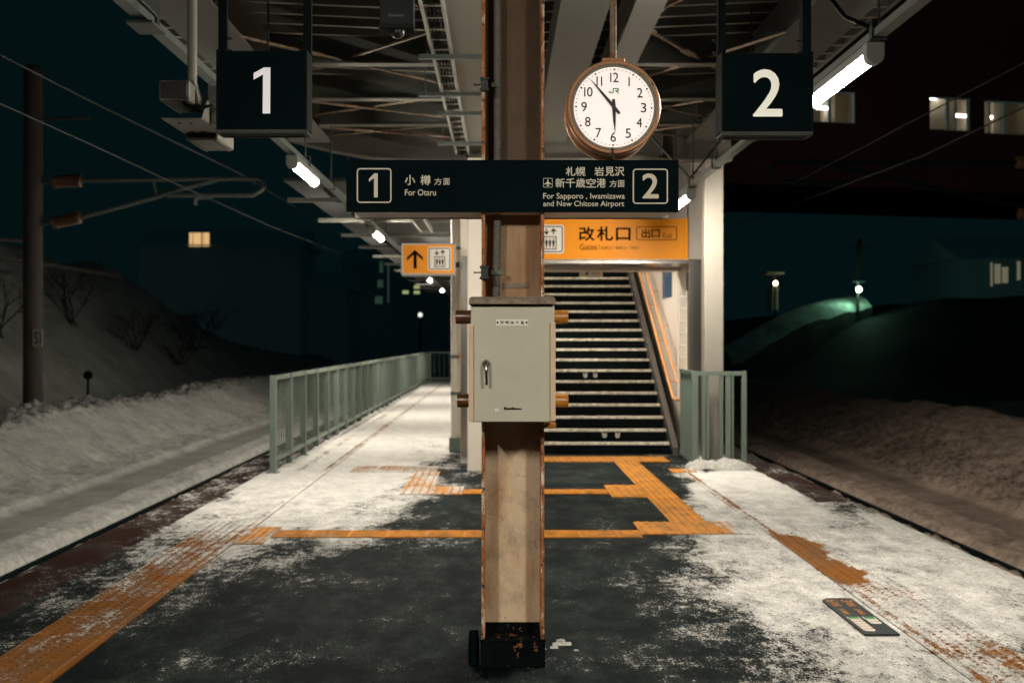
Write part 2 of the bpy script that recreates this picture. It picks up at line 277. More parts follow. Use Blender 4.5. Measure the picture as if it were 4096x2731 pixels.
# ---------------------------------------------------------------- mesh building
WL = {}
class MB:
    def __init__(s): s.v = []; s.f = []
    def add(s, vs, fs):
        o = len(s.v); s.v += [tuple(v) for v in vs]; s.f += [tuple(i+o for i in f) for f in fs]; return s
    def box(s, x0, x1, y0, y1, z0, z1):
        vs = [(x, y, z) for z in (z0, z1) for y in (y0, y1) for x in (x0, x1)]
        return s.add(vs, [(0, 2, 3, 1), (4, 5, 7, 6), (0, 1, 5, 4), (2, 6, 7, 3), (0, 4, 6, 2), (1, 3, 7, 5)])
    def hexa(s, a, b):     # two quads, corner by corner
        return s.add(list(a)+list(b), [(3, 2, 1, 0), (4, 5, 6, 7)]+[(i, (i+1) % 4, 4+(i+1) % 4, 4+i) for i in range(4)])
    def prism(s, pts, d):  # polygon (3-D points) pushed along the vector d
        n = len(pts); d = Vector(d); P = [Vector(p) for p in pts]
        return s.add(P+[p+d for p in P], [tuple(range(n))[::-1], tuple(range(n, 2*n))]+[(i, (i+1) % n, n+(i+1) % n, n+i) for i in range(n)])
    def tube(s, path, r, n=10, cap=True):
        P = [Vector(p) for p in path]; k = len(P)
        rs = r if isinstance(r, (list, tuple)) else [r]*k
        o = len(s.v); up = None
        for i, p in enumerate(P):
            t = (P[min(i+1, k-1)]-P[max(i-1, 0)]).normalized()
            if up is None: up = Vector((0, 0, 1)) if abs(t.z) < .9 else Vector((1, 0, 0))
            a = t.cross(up).normalized(); b = a.cross(t).normalized(); up = b
            for j in range(n):
                th = 2*math.pi*j/n
                s.v.append(tuple(p+(a*math.cos(th)+b*math.sin(th))*rs[i]))
        for i in range(k-1):
            for j in range(n):
                s.f.append((o+i*n+j, o+i*n+(j+1) % n, o+(i+1)*n+(j+1) % n, o+(i+1)*n+j))
        if cap:
            s.f.append(tuple(o+j for j in range(n))[::-1]); s.f.append(tuple(o+(k-1)*n+j for j in range(n)))
        return s
    def lathe(s, prof, c, n=64):   # profile of (radius, y) turned round the Y axis at c
        o = len(s.v); k = len(prof)
        for r, y in prof:
            for j in range(n):
                th = 2*math.pi*j/n; s.v.append((c[0]+r*math.sin(th), c[1]+y, c[2]+r*math.cos(th)))
        for i in range(k-1):
            for j in range(n):
                s.f.append((o+i*n+j, o+(i+1)*n+j, o+(i+1)*n+(j+1) % n, o+i*n+(j+1) % n))
        return s
    def poly(s, pts): return s.add(pts, [tuple(range(len(pts)))])
    def sphere(s, c, r, n=12):
        vs = []; fs = []
        for i in range(n+1):
            for j in range(2*n):
                a = math.pi*i/n; b = math.pi*j/n
                vs.append((c[0]+r*math.sin(a)*math.cos(b), c[1]+r*math.sin(a)*math.sin(b), c[2]+r*math.cos(a)))
        for i in range(n):
            for j in range(2*n): fs.append((i*2*n+j, (i+1)*2*n+j, (i+1)*2*n+(j+1) % (2*n), i*2*n+(j+1) % (2*n)))
        return s.add(vs, fs)
    def build(s, name, m, parent=None, smooth=False, bevel=0.):
        me = bpy.data.meshes.new(name)
        off = WL.get(parent.name, (0, 0, 0)) if parent else (0, 0, 0)
        me.from_pydata([(v[0]-off[0], v[1]-off[1], v[2]-off[2]) for v in s.v], [], s.f)
        me.materials.append(m if not isinstance(m, str) else M[m])
        if smooth:
            me.polygons.foreach_set('use_smooth', [True]*len(me.polygons))
        me.update()
        o = bpy.data.objects.new(name, me); COL.objects.link(o)
        if parent: o.parent = parent; WL[o.name] = off
        if bevel:
            b = o.modifiers.new('bevel', 'BEVEL'); b.width = bevel; b.segments = 2; b.limit_method = 'ANGLE'; b.angle_limit = R(40)
        if smooth and not bevel:
            try:
                me.set_sharp_from_angle(angle=R(40))
            except Exception: pass
        return o
def thing(name, label, cat, loc, group=None):
    o = bpy.data.objects.new(name, None); COL.objects.link(o); o.location = loc; o.empty_display_size = .1
    o['label'] = label; o['category'] = cat; o['kind'] = 'thing'
    if group: o['group'] = group
    WL[o.name] = tuple(loc); return o
def tag(o, label, cat, group=None):
    o['label'] = label; o['category'] = cat; o['kind'] = 'thing'
    if group: o['group'] = group
    return o
def struct(o): o['kind'] = 'structure'; return o
def copy_thing(o, d, label):
    c = o.copy(); COL.objects.link(c); c.location = Vector(o.location)+Vector(d); c['label'] = label; WL[c.name] = tuple(c.location)
    for ch in o.children:
        k = ch.copy(); COL.objects.link(k); k.parent = c; WL[k.name] = tuple(c.location)
        for g in ch.children:
            q = g.copy(); COL.objects.link(q); q.parent = k
    return c

# lettering: built-in font outlines laid on a plane given by a mapping (u, v in the caller's units) -> point
def glyphs(body, bold=0., spacing=1.):
    cu = bpy.data.curves.new('outline', 'FONT'); cu.body = body; cu.offset = bold; cu.space_character = spacing; cu.resolution_u = 4
    o = bpy.data.objects.new('outline', cu); COL.objects.link(o)
    dg = bpy.context.evaluated_depsgraph_get(); dg.update()
    me = bpy.data.meshes.new_from_object(o.evaluated_get(dg))
    V = np.array([v.co[:2] for v in me.vertices]); F = [tuple(p.vertices) for p in me.polygons]
    bpy.data.objects.remove(o); bpy.data.curves.remove(cu); bpy.data.meshes.remove(me)
    return V, F
def text(mb, body, rect, mp, bold=.012, spacing=1.):
    """rect = (u0, v_top, u1, v_bottom): the glyphs' own bounding box is fitted to it."""
    V, F = glyphs(body, 0, spacing)
    lo, hi = V.min(0), V.max(0); n = (V-lo)/(hi-lo)
    u0, v0, u1, v1 = rect; sh = bold*abs(v1-v0)
    for i, (du, dv) in enumerate([(0, 0)] if bold <= 0 else [(0, 0), (sh, 0), (-sh, 0), (0, sh), (0, -sh), (sh*.7, sh*.7), (-sh*.7, -sh*.7)]):
        mb.add([mp(u0+a*(u1-u0)+du, v1+b*(v0-v1)+dv)+Vector((0, -.00012*i, 0)) for a, b in n], F)
    return mb
def rr_pts(u0, v0, u1, v1, r, n=6):
    out = []
    for cx, cy_, a0 in ((u1-r, v1-r, 0), (u0+r, v1-r, 90), (u0+r, v0+r, 180), (u1-r, v0+r, 270)):
        for i in range(n+1):
            a = R(a0+90*i/n); out.append((cx+r*math.cos(a), cy_+r*math.sin(a)))
    return out
def rr_fill(mb, u0, v0, u1, v1, r, mp): return mb.poly([mp(*p) for p in rr_pts(u0, v0, u1, v1, r)][::-1])
def rr_ring(mb, u0, v0, u1, v1, r, t, mp):
    a = rr_pts(u0, v0, u1, v1, r); b = rr_pts(u0+t, v0+t, u1-t, v1-t, max(r-t, .001)); n = len(a)
    return mb.add([mp(*p) for p in a+b], [(i, n+i, n+(i+1) % n, (i+1) % n) for i in range(n)])
def plane(Y): return lambda u, v: W(u, v, Y)
def disc(mb, u, v, r, mp, n=16): return mb.poly([mp(u+r*math.cos(2*math.pi*i/n), v+r*math.sin(2*math.pi*i/n)) for i in range(n)][::-1])
def elevator_icon(parent, u0, v0, s, mp, mp2):
    rr_fill(MB(), u0, v0, u0+s, v0+s, s*.1, mp).build('symbol_panel', 'signwhite', parent)
    k = MB(); q = lambda a, b: mp2(u0+a*s, v0+b*s)
    rr_ring(k, u0+.045*s, v0+.045*s, u0+.955*s, v0+.955*s, .07*s, .035*s, mp2)
    rr_ring(k, u0+.28*s, v0+.40*s, u0+.74*s, v0+.86*s, .015*s, .032*s, mp2)
    for cx, d in ((.385, 1), (.635, -1)):      # one arrow down, one up
        c = .235
        k.poly([q(cx-.02, c-.1*d), q(cx+.02, c-.1*d), q(cx+.02, c+.06*d), q(cx-.02, c+.06*d)])
        k.poly([q(cx-.1, c+.01*d), q(cx-.06, c-.02*d), q(cx, c+.055*d), q(cx+.06, c-.02*d), q(cx+.1, c+.01*d), q(cx, c+.12*d)])
    for cx in (.39, .51, .63):
        disc(k, u0+cx*s, v0+.50*s, .026*s, mp2, 10)
        k.poly([q(cx-.045, .545), q(cx+.045, .545), q(cx+.04, .64), q(cx+.012, .80), q(cx-.012, .80), q(cx-.04, .64)])
    k.build('elevator_symbol', 'signdark', parent)

# ---------------------------------------------------------------- noise for the terrain
_rng = np.random.RandomState(3); _T = _rng.rand(256, 256)
def vnoise(x, y):
    xi = np.floor(x).astype(int); yi = np.floor(y).astype(int); fx = x-xi; fy = y-yi
    fx = fx*fx*(3-2*fx); fy = fy*fy*(3-2*fy)
    a = _T[xi % 256, yi % 256]; b = _T[(xi+1) % 256, yi % 256]; c = _T[xi % 256, (yi+1) % 256]; d = _T[(xi+1) % 256, (yi+1) % 256]
    return (a*(1-fx)+b*fx)*(1-fy)+(c*(1-fx)+d*fx)*fy
def fbm(x, y, o=4):
    s = 0; a = 1; t = 0
    for i in range(o): s = s+a*vnoise(x+17.3*i, y+9.1*i); t += a; a *= .5; x = x*2.03; y = y*2.03
    return s/t-.5
def grid_mesh(name, X, Y, Z, m, attrs=None, smooth=True):
    ny, nx = X.shape
    me = bpy.data.meshes.new(name)
    idx = np.arange(ny*nx).reshape(ny, nx)
    F = np.stack([idx[:-1, :-1], idx[:-1, 1:], idx[1:, 1:], idx[1:, :-1]], -1).reshape(-1, 4)
    me.from_pydata(np.stack([X, Y, Z], -1).reshape(-1, 3).tolist(), [], F.tolist())
    for k, a in (attrs or {}).items():
        at = me.attributes.new(k, 'FLOAT', 'POINT'); at.data.foreach_set('value', np.asarray(a, np.float32).ravel())
    if smooth: me.polygons.foreach_set('use_smooth', [True]*len(me.polygons))
    me.materials.append(M[m]); me.update()
    o = bpy.data.objects.new(name, me); COL.objects.link(o); return o

# ================================================================ THE SETTING
PL, PR, PE = -3.13, 3.33, 44.0     # platform edges and far end
def fresh(Y): t = np.clip((Y-8.5)/5, 0, 1); return t*t*(3-2*t)
def platform_ground():
    ys = np.concatenate([np.arange(-9, 4.2, .5), np.arange(4.5, 16, .06), np.arange(16, PE+.2, .25)])
    xs = np.linspace(PL, PR, 108)
    X, Y = np.meshgrid(xs, ys)
    # the edge with the second track swings in a little past the fence
    c = coverage(X.ravel(), Y.ravel()).reshape(X.shape)
    far = np.clip((Y-17)/2, 0, 1); c = c*(1-far)+.98*far
    c = c+np.where((Y > 5.2) & (Y < 5.45) & (np.abs(X) < 1.9), .14*(1-c), 0)     # frost caught on the paving joint
    Z = .006*fbm(X*1.2, Y*1.2)
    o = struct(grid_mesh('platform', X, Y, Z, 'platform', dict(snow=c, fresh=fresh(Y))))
    b = MB(); b.box(PL, PL+.12, -9, PE, -1.15, -.012); b.box(PR-.12, PR, -9, PE, -1.15, -.012); b.box(PL+.12, PR-.12, PE-.1, PE, -1.15, -.012)
    struct(b.build('platform_edge', mat('edge_concrete', (.10, .09, .08), .8, var=.25, scale=4)))
    return o
platform_ground()
def snow_sheet(name, x0, x1, y0, y1, z, m, nx=8, dy=.06, bumps=None, cov=None):
    ys = np.arange(y0, y1+dy*.5, dy); xs = np.linspace(x0, x1, nx)
    X, Y = np.meshgrid(xs, ys); Z = np.full(X.shape, z)+.006*fbm(X*1.2, Y*1.2)
    c = coverage(X.ravel(), Y.ravel()).reshape(X.shape)
    far = np.clip((Y-17)/2, 0, 1); c = c*(1-far)+1.05*far
    if cov is not None: c = cov(X, Y, c)
    return struct(grid_mesh(name, X, Y, Z, m, dict(snow=c, fresh=fresh(Y))))
snow_sheet('edge_stripe', PL+.003, -2.73, -2, PE, .005, 'redstripe', cov=lambda X, Y, c: np.minimum(c, .30)+.10*np.clip((Y-9)/4, 0, 1))
snow_sheet('edge_stripe', 2.95, PR-.003, 10.3, PE, .005, 'redstripe', cov=lambda X, Y, c: np.where((Y > 10.6) & (X > 3.0), .28, c))

def tactile(x0, x1, y0, y1, kind, cov=None, name='tactile_strip', m='tactile', far=22):
    """Yellow paving strip: a thin sheet with raised domes or bars on it."""
    T = .008
    ys = np.arange(y0, y1+.001, max((y1-y0)/round((y1-y0)/.05), .02)); xs = np.linspace(x0, x1, max(int(abs(x1-x0)/.05), 3))
    X, Y = np.meshgrid(xs, ys)
    v = [(a, b, T) for a, b in zip(X.ravel(), Y.ravel())]; ny, nx = X.shape
    idx = np.arange(ny*nx).reshape(ny, nx)
    f = [tuple(q) for q in np.stack([idx[:-1, :-1], idx[:-1, 1:], idx[1:, 1:], idx[1:, :-1]], -1).reshape(-1, 4).tolist()]
    mb = MB(); mb.v = v; mb.f = f
    mb.box(x0+.001, x1-.001, y0+.001, y1-.001, -.004, T-.003)
    def bar(a0, a1, b0, b1):
        e = .006; mb.add([(a0, b0, T), (a1, b0, T), (a1, b1, T), (a0, b1, T), (a0+e, b0+e, T+.006), (a1-e, b0+e, T+.006), (a1-e, b1-e, T+.006), (a0+e, b1-e, T+.006)],
               [(4, 5, 6, 7), (0, 1, 5, 4), (1, 2, 6, 5), (2, 3, 7, 6), (3, 0, 4, 7)])
    def dome(cx, cy_):
        r = .0135; vs = [(cx+q*math.cos(a), cy_+q*math.sin(a), T+h) for q, h in ((r, 0), (r*.75, .0045)) for a in [math.pi*2*i/8 for i in range(8)]]
        mb.add(vs, [(i, (i+1) % 8, 8+(i+1) % 8, 8+i) for i in range(8)]+[tuple(range(8, 16))])
    if kind == 'dots' or kind == 'warn':
        xa, xb = (x0, x1)
        if kind == 'warn':
            inner = x1 if x0 < 0 else x0; sgn = 1 if x0 < 0 else -1     # the raised inner bar lies on the platform side
            if sgn > 0: xb = x1-.10
            else: xa = x0+.10
            y = y0
            while y < y1-.05:
                c = inner-sgn*.05; bar(c-.019, c+.019, y+.006, min(y+.294, y1)); y += .30
        nxd = max(int(round((xb-xa)/.06)), 1); y = y0+.03; k = 0
        while y < min(y1, far):
            for i in range(nxd): dome(xa+(i+.5)*(xb-xa)/nxd+(.015 if k % 2 else -.015)*0, y)
            y += .06; k += 1
    elif kind == 'bars_x':      # bars run across the platform
        n = max(int(round((y1-y0)/.075)), 2); x = x0
        while x < x1-.05:
            for i in range(n):
                c = y0+(i+.5)*(y1-y0)/n; bar(x+.008, min(x+.292, x1), c-.014, c+.014)
            x += .30
    elif kind == 'bars_y':
        n = max(int(round((x1-x0)/.075)), 2); y = y0
        while y < y1-.05:
            for i in range(n):
                c = x0+(i+.5)*(x1-x0)/n; bar(c-.014, c+.014, y+.008, min(y+.292, y1))
            y += .30
    o = mb.build(name, m)
    me = o.data; co = np.zeros(len(me.vertices)*3); me.vertices.foreach_get('co', co); co = co.reshape(-1, 3)
    c = coverage(co[:, 0], co[:, 1]); far = np.clip((co[:, 1]-17)/2, 0, 1); c = c*(1-far)+1.0*far
    if cov is not None: c = cov(co[:, 0], co[:, 1], c)
    c = c-np.where(co[:, 2] > T+.001, .14 if kind == 'dots' else .20, 0)*np.clip((1.0-c)/.3, 0, 1)      # raised bars and domes poke through the snow
    at = me.attributes.new('snow', 'FLOAT', 'POINT'); at.data.foreach_set('value', c.astype(np.float32))
    at = me.attributes.new('fresh', 'FLOAT', 'POINT'); at.data.foreach_set('value', fresh(co[:, 1]).astype(np.float32))
    struct(o); return o
tactile(-2.40, -2.0, 0, 40, 'warn', cov=lambda x, y, c: np.where(y > 13, 1.0-.30*((x > -2.09)|(x < -2.33)), c+.03), m='tactile_worn_dim', far=9.4)
def rcov(x, y, c):
    edge = 2.335+.03*np.sin(y*7)+.02*np.sin(y*19)
    bare = np.clip((y-6.95)/.2, 0, 1)*np.clip((8.85-y)/.2, 0, 1)*np.clip((edge+.04-x)/.08, 0, 1)
    c = np.where(x < 2.20, .70, np.where(y < 7, c*.95, np.maximum(c, .95)+.15*np.clip((y-8.5)/1, 0, 1)))
    return c*(1-bare)+.08*bare
tactile(2.10, 2.50, 0, 12.9, 'warn', cov=rcov, m='tactile_worn_dim', far=8.9)
lo = lambda x, y, c: c*.55
tactile(-1.78, 1.10, 8.68, 8.98, 'bars_x', cov=lambda x, y, c: np.where(x < -1.3, .5, c*.3))
tactile(-2.0+.005, -1.785, 8.4, 9.15, 'dots', cov=lambda x, y, c: c*0+.5)
tactile(1.105, 2.0, 8.82, 9.40, 'bars_y', cov=lambda x, y, c: np.where(x < 1.7, .05, .1+(x-1.7)*3.5))
tactile(1.42, 1.72, 9.405, 14.10, 'dots', cov=lambda x, y, c: c*.12)
tactile(.05, 2.12, 14.105, 14.72, 'bars_y', cov=lambda x, y, c: c*.1)
tactile(-.375, 1.075, 11.15, 11.45, 'bars_x', cov=lambda x, y, c: c*.15)
tactile(1.08, 1.415, 10.9, 11.8, 'bars_y', cov=lambda x, y, c: c*.1)
tactile(-1.0, -.38, 11.1, 11.7, 'bars_y', cov=lambda x, y, c: np.where(x > -.7, .56, .62))
tactile(-1.0, -.70, 11.705, 13.0, 'bars_y', cov=lambda x, y, c: c*0+.66)
tactile(-1.75, -.75, 13.005, 13.55, 'bars_x', cov=lambda x, y, c: c*0+.74)
tactile(1.98, 2.35, 12.95, 13.3, 'dots', cov=lambda x, y, c: .2+(x-2.0)*2)

# snow-covered tracks, banks and the hillside
def terrain(name, sign, prof, xs, ys, m, hill=None, lumps=None):
    X, Y = np.meshgrid(xs, ys)
    zx = np.interp(xs, [p[0] for p in prof], [p[1] for p in prof]); rx = np.interp(xs, [p[0] for p in prof], [p[2] for p in prof])
    Z = np.repeat(zx[None, :], len(ys), 0); Rr = np.repeat(rx[None, :], len(ys), 0)
    wob = fbm(Y*.25+40, X*.4, 3)*.35*np.clip((X-6.9)/2, 0, 1)
    Z = Z+Rr*(.50*np.abs(fbm(X*4.5, Y*4.5, 3))+.16*np.maximum(fbm(X*9, Y*9, 2), 0)+.30*fbm(X*1.6, Y*1.3, 3))+.03*fbm(X*.7, Y*.7)+wob
    if hill is not None: Z = Z+hill(X, Y)
    if sign > 0: o = grid_mesh(name, X, Y, Z, m, dict(rough=np.clip(Rr, 0, 1)))
    else: o = grid_mesh(name, (-X)[:, ::-1], Y[:, ::-1], Z[:, ::-1], m, dict(rough=np.clip(Rr, 0, 1)[:, ::-1]))
    o.data.materials.append(M['snow_slope'])
    nx = len(xs)-1; col_slope = (xs[:-1] > 10.6) if sign > 0 else (xs[:-1] > 10.6)[::-1]
    o.data.polygons.foreach_set('material_index', np.tile(col_slope.astype(np.int32), len(ys)-1)); o.data.update()
    return struct(o)
profL = [(3.15, -1.0, .2), (4.9, -.97, .2), (5.08, -.95, .2), (5.13, -1.16, .05), (5.36, -1.16, .05), (5.42, -.93, .28), (5.85, -.89, .25), (5.95, -.87, .15), (6.04, -.95, .02), (6.92, -.95, .02),
         (7.0, -.87, .15), (7.2, -.86, .35), (7.7, -.76, .3), (8.3, -.42, .16), (8.9, -.12, .14), (9.2, .02, .75), (9.9, .02, 1.), (10.4, -.25, .6), (11.2, -.42, .1), (12.5, -.3, .05), (14, .3, .08), (60, .3, .1)]
def hillL(X, Y):
    H = np.interp(Y, [0, 40, 53, 60, 67, 80, 100], [5.6, 5.5, 5.2, 4.1, 2.5, .6, 0])
    t = np.clip((X-12.3)/7.5, 0, 1); t = t*t*(3-2*t)
    return H*t*(.92+.25*fbm(X*.25, Y*.2, 3))
xsL = np.concatenate([np.linspace(3.15, 4.8, 8), np.arange(4.85, 10.6, .07), np.arange(10.7, 20, .3), np.linspace(20.5, 60, 20)])
ysL = np.concatenate([np.arange(2, 9, .5), np.arange(9, 40, .09), np.arange(40, 75, .5), np.linspace(76, 160, 20)])
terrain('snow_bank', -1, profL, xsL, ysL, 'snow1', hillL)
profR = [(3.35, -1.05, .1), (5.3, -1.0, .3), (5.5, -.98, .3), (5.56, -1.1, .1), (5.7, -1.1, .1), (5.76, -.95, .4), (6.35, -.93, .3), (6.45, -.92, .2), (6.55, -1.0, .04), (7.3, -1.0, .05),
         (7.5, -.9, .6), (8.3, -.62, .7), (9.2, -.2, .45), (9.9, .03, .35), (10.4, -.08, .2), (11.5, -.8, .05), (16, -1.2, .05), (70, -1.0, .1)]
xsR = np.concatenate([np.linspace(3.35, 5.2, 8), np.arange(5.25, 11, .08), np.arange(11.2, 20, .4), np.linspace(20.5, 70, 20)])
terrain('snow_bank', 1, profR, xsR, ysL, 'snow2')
# hillside with the lamp-lit lane beyond the second track
Xh, Yh = np.meshgrid(np.linspace(6, 60, 90), np.linspace(46, 130, 80))
Zh = -1.2+np.clip((Yh-48)/10, 0, 1)*(np.interp(Xh, [6, 11, 13.5, 16, 19, 24, 60], [.5, .9, 1.5, 2.4, 3.9, 4.9, 6.2]))+.5*fbm(Xh*.3, Yh*.3)
struct(grid_mesh('hill', Xh, Yh, Zh, 'snow_hill', dict(rough=Xh*0+.15)))
lane_pts = [(3462, 1196, 60.6), (3420, 1203, 60.2), (3340, 1216, 59.4), (3250, 1238, 58.2), (3160, 1275, 56.8), (3080, 1318, 55.2), (2990, 1372, 53.2), (2900, 1420, 51.5)]
lt_ = [W(*q) for q in lane_pts]; fine = []
for p, q in zip(lt_, lt_[1:]):
    fine += [p.lerp(q, i/8) for i in range(8)]
cols = [(1.2, .25, 0), (.5, .16, .05), (0, 0, .10), (-.3, -.14, .14), (-.6, -.32, .14), (-.8, -.55, .12), (-.9, -4., 0)]
Xl = np.array([[p.x-.1*c[0]+c[2]*.8*fbm(np.array(p.x*2.3+c[0]*5), np.array(p.y*1.7)) for c in cols] for p in fine]); Yl = np.array([[p.y+c[0] for c in cols] for p in fine])
Zl = np.array([[p.z+c[1]+c[2]*2.4*float(fbm(np.array(p.x*1.4+c[0]*3), np.array(p.y*1.1+c[1]*3))) for c in cols] for p in fine])
lb_ = struct(grid_mesh('lane_bank', Xl, Yl, Zl, 'snow_lane', dict(rough=Xl*0+.35))); lb_.data.materials.append(M['snow_hill'])
lb_.data.polygons.foreach_set('material_index', [1 if i % 6 == 5 else 0 for i in range(len(lb_.data.polygons))])
g = MB(); g.add([(-120, -30, -1.6), (120, -30, -1.6), (120, 170, -1.6), (-120, 170, -1.6)], [(0, 1, 2, 3)])
struct(g.build('ground', mat('far_snow', (.10, .11, .11), .9, var=.2, scale=.1)))
for xr, nm in ((-5.26, 'rail'), (-4.19, 'rail'), (5.63, 'rail'), (4.56, 'rail')):
    k = MB(); k.box(xr-.032, xr+.032, 0, 120, -1.1, -.97); k.box(xr-.06, xr+.06, 0, 120, -1.16, -1.1)
    struct(k.build('railway_rail', 'black_paint'))

# ================================================================ CENTRAL COLUMN AND WHAT HANGS ON IT
YC = 5.24
xl, xr_ = W(1926, 0, YC).x, W(2177, 0, YC).x
col = thing('steel_column', 'rusty cream H-shaped steel column standing in the middle of the platform', 'column', ((xl+xr_)/2, YC+.15, 0))
MB().box(xl, xl+.016, YC, YC+.30, .13, 3.83).build('flange', 'flange', col, bevel=.002)
MB().box(xr_-.016, xr_, YC, YC+.30, .13, 3.83).build('flange', 'flange', col, bevel=.002)
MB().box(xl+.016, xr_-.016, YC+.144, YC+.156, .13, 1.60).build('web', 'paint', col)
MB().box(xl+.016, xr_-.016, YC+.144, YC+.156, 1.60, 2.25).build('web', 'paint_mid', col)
o = MB().box(xl+.016, xr_-.016, YC+.144, YC+.156, 2.25, 3.83).build('web', 'paint_rusty_shaded', col); o['label'] = 'browner, rustier upper web with canopy shade painted in'
MB().box(xl+.0165, xr_-.0165, YC+.138, YC+.1435, .131, .175).build('skirting', 'black_base', col)
k = MB(); k.box(xl-.004, xr_+.004, YC-.008, YC+.31, 0, .118); k.box(xl-.008, xr_+.008, YC-.012, YC+.315, .118, .131)
k.build('base_plate', 'black_base', col, bevel=.003)
a = W(2012, 1131, YC+.14); b = W(2114, 1153, YC+.14)
MB().box(a.x, b.x, YC+.139, YC+.1435, b.z, a.z).build('worn_plate', 'hood', col)
# flexible conduit down the column with its clamps
yc = YC+.085
cx0 = W(1989, 0, yc).x
cond = thing('flexible_conduit', 'ribbed grey flexible conduit running down the column into the control box', 'conduit', (cx0, yc, 1.7))
path = [W(1990+(6 if py > 900 else 0)*0-(.018*(py-850) if py > 850 else 0), py, yc) for py in np.linspace(-400, 1200, 300)]
rads = [.0175+(.0016 if i % 2 else -.0012) for i in range(300)]
MB().tube(path, rads, 12).build('ribbed_hose', 'hose', cond, smooth=False)
def clampc(px, py, nm):
    c = MB(); p = W(px, py, yc-.02)
    c.box(W(1965, 0, yc).x, W(2014 if py > 900 else 2000, 0, yc).x, yc-.026, yc-.020, p.z-.011, p.z+.011)
    c.build('strap', 'galv', cond, bevel=.002)
    c = MB(); q = W(1938, py, YC-.01); c.box(q.x-.022, q.x+.022, YC-.035, YC+.02, q.z-.030, q.z-.02); c.box(q.x-.022, q.x+.022, YC-.035, YC+.02, q.z+.02, q.z+.030); c.box(q.x-.016, q.x+.016, YC-.03, YC+.015, q.z-.02, q.z+.02)
    c.tube([(q.x-.016, YC-.01, q.z), (q.x-.045, YC-.01, q.z)], .0035, 8); c.tube([(q.x-.046, YC-.01, q.z), (q.x-.050, YC-.01, q.z)], .008, 8)
    c.build('beam_clamp', 'darkmetal', cond, bevel=.002)
clampc(1990, 1090, 'a'); clampc(1990, 340, 'b')

# control box
YB = 5.02
bx = thing('control_box', 'grey steel lighting control box with lever handle on the column', 'control box', (.05, YB+.1, 1.15))
P = lambda px, py, Y=YB: W(1800+px/2.75, 1150+py/2.75, Y)
a = P(228, 195); b = P(1150, 1480)
MB().box(a.x, b.x, YB+.012, YB+.2, b.z, a.z).build('case', 'boxgrey', bx, bevel=.003)
a = P(232, 214); b = P(1148, 1474)
MB().box(a.x, b.x, YB, YB+.011, b.z, a.z).build('door', 'boxgrey', bx, bevel=.002)
a = P(207, 180, YB-.03); b = P(1162, 180, YB-.03); zt = P(0, 134, YB-.03).z; zt2 = P(0, 102, YB-.03).z
MB().hexa([(a.x, YB-.03, a.z), (b.x, YB-.03, a.z), (b.x, YB+.22, a.z), (a.x, YB+.22, a.z)], [(a.x, YB-.03, zt), (b.x, YB-.03, zt), (b.x, YB+.22, zt), (a.x, YB+.22, zt)]).hexa(
    [(a.x, YB-.03, zt), (b.x, YB-.03, zt), (b.x, YB+.22, zt), (a.x, YB+.22, zt)], [(a.x+.008, YB-.012, zt2), (b.x-.008, YB-.012, zt2), (b.x-.008, YB+.21, zt2+.01), (a.x+.008, YB+.21, zt2+.01)]).build('hood', 'hood', bx)
for u0, u1, v0, v1 in ((204, 258, 405, 1473), (1104, 1162, 385, 1468)):
    a = P(u0, v0, YB-.012); b = P(u1, v1, YB-.012)
    MB().box(a.x, b.x, YB-.012, YB-.001, b.z, a.z).build('side_trim', 'boxtrim', bx, bevel=.003)
npl = rr_fill(MB(), 503, 350, 860, 420, 4, lambda u, v: P(u, v, YB-.0025)).build('nameplate', 'signwhite', bx)
k = MB()
for i, ch in enumerate('照明操作盤'): text(k, ch, (554+i*56, 367, 554+i*56+35, 401), lambda u, v: P(u, v, YB-.004), .0)
for u in (523, 843): disc(k, u, 384, 11, lambda u, v: P(u, v, YB-.004))
k.build('plate_lettering', 'signdark', npl)
h = MB(); c = P(398, 838, YB); h.lathe([(.0001, -.020), (.010, -.020), (.017, -.014), (.0195, -.005), (.0195, 0)], c, 28)
hb = h.build('handle', 'chrome', bx, smooth=True)
h = MB(); e = P(403, 1055, YB-.03); h.tube([(c.x, YB-.018, c.z+.012), (c.x, YB-.03, c.z-.005), (c.x+.001, YB-.034, (c.z+e.z)/2), (e.x, YB-.034, e.z+.01), (e.x, YB-.032, e.z)], [.006, .009, .006, .0055, .007], 12)
h.sphere((e.x, YB-.032, e.z), .0078, 8); h.build('lever', 'chrome', hb, smooth=True)
k = MB()   # raised cursive emblem
pts = [(612, 1312), (600, 1318), (598, 1330), (610, 1336), (626, 1330), (634, 1322), (640, 1332), (652, 1326), (662, 1334), (676, 1328), (688, 1312), (694, 1318), (688, 1338), (700, 1330), (714, 1322), (722, 1334), (738, 1326), (750, 1334), (764, 1330), (785, 1333)]
k.tube([P(u, v, YB-.004) for u, v in pts], .0024, 6); k.tube([P(600, 1338, YB-.003), P(785, 1335, YB-.003)], .0014, 6); k.sphere(P(606, 1320, YB-.004), .005, 6)
k.build('emblem', 'darkmetal', bx)
a = P(492, 1331, YB-.002); b = P(534, 1360, YB-.002); MB().box(a.x, b.x, YB-.003, YB-.0005, b.z, a.z).build('paper_scrap', 'signwhite', bx)
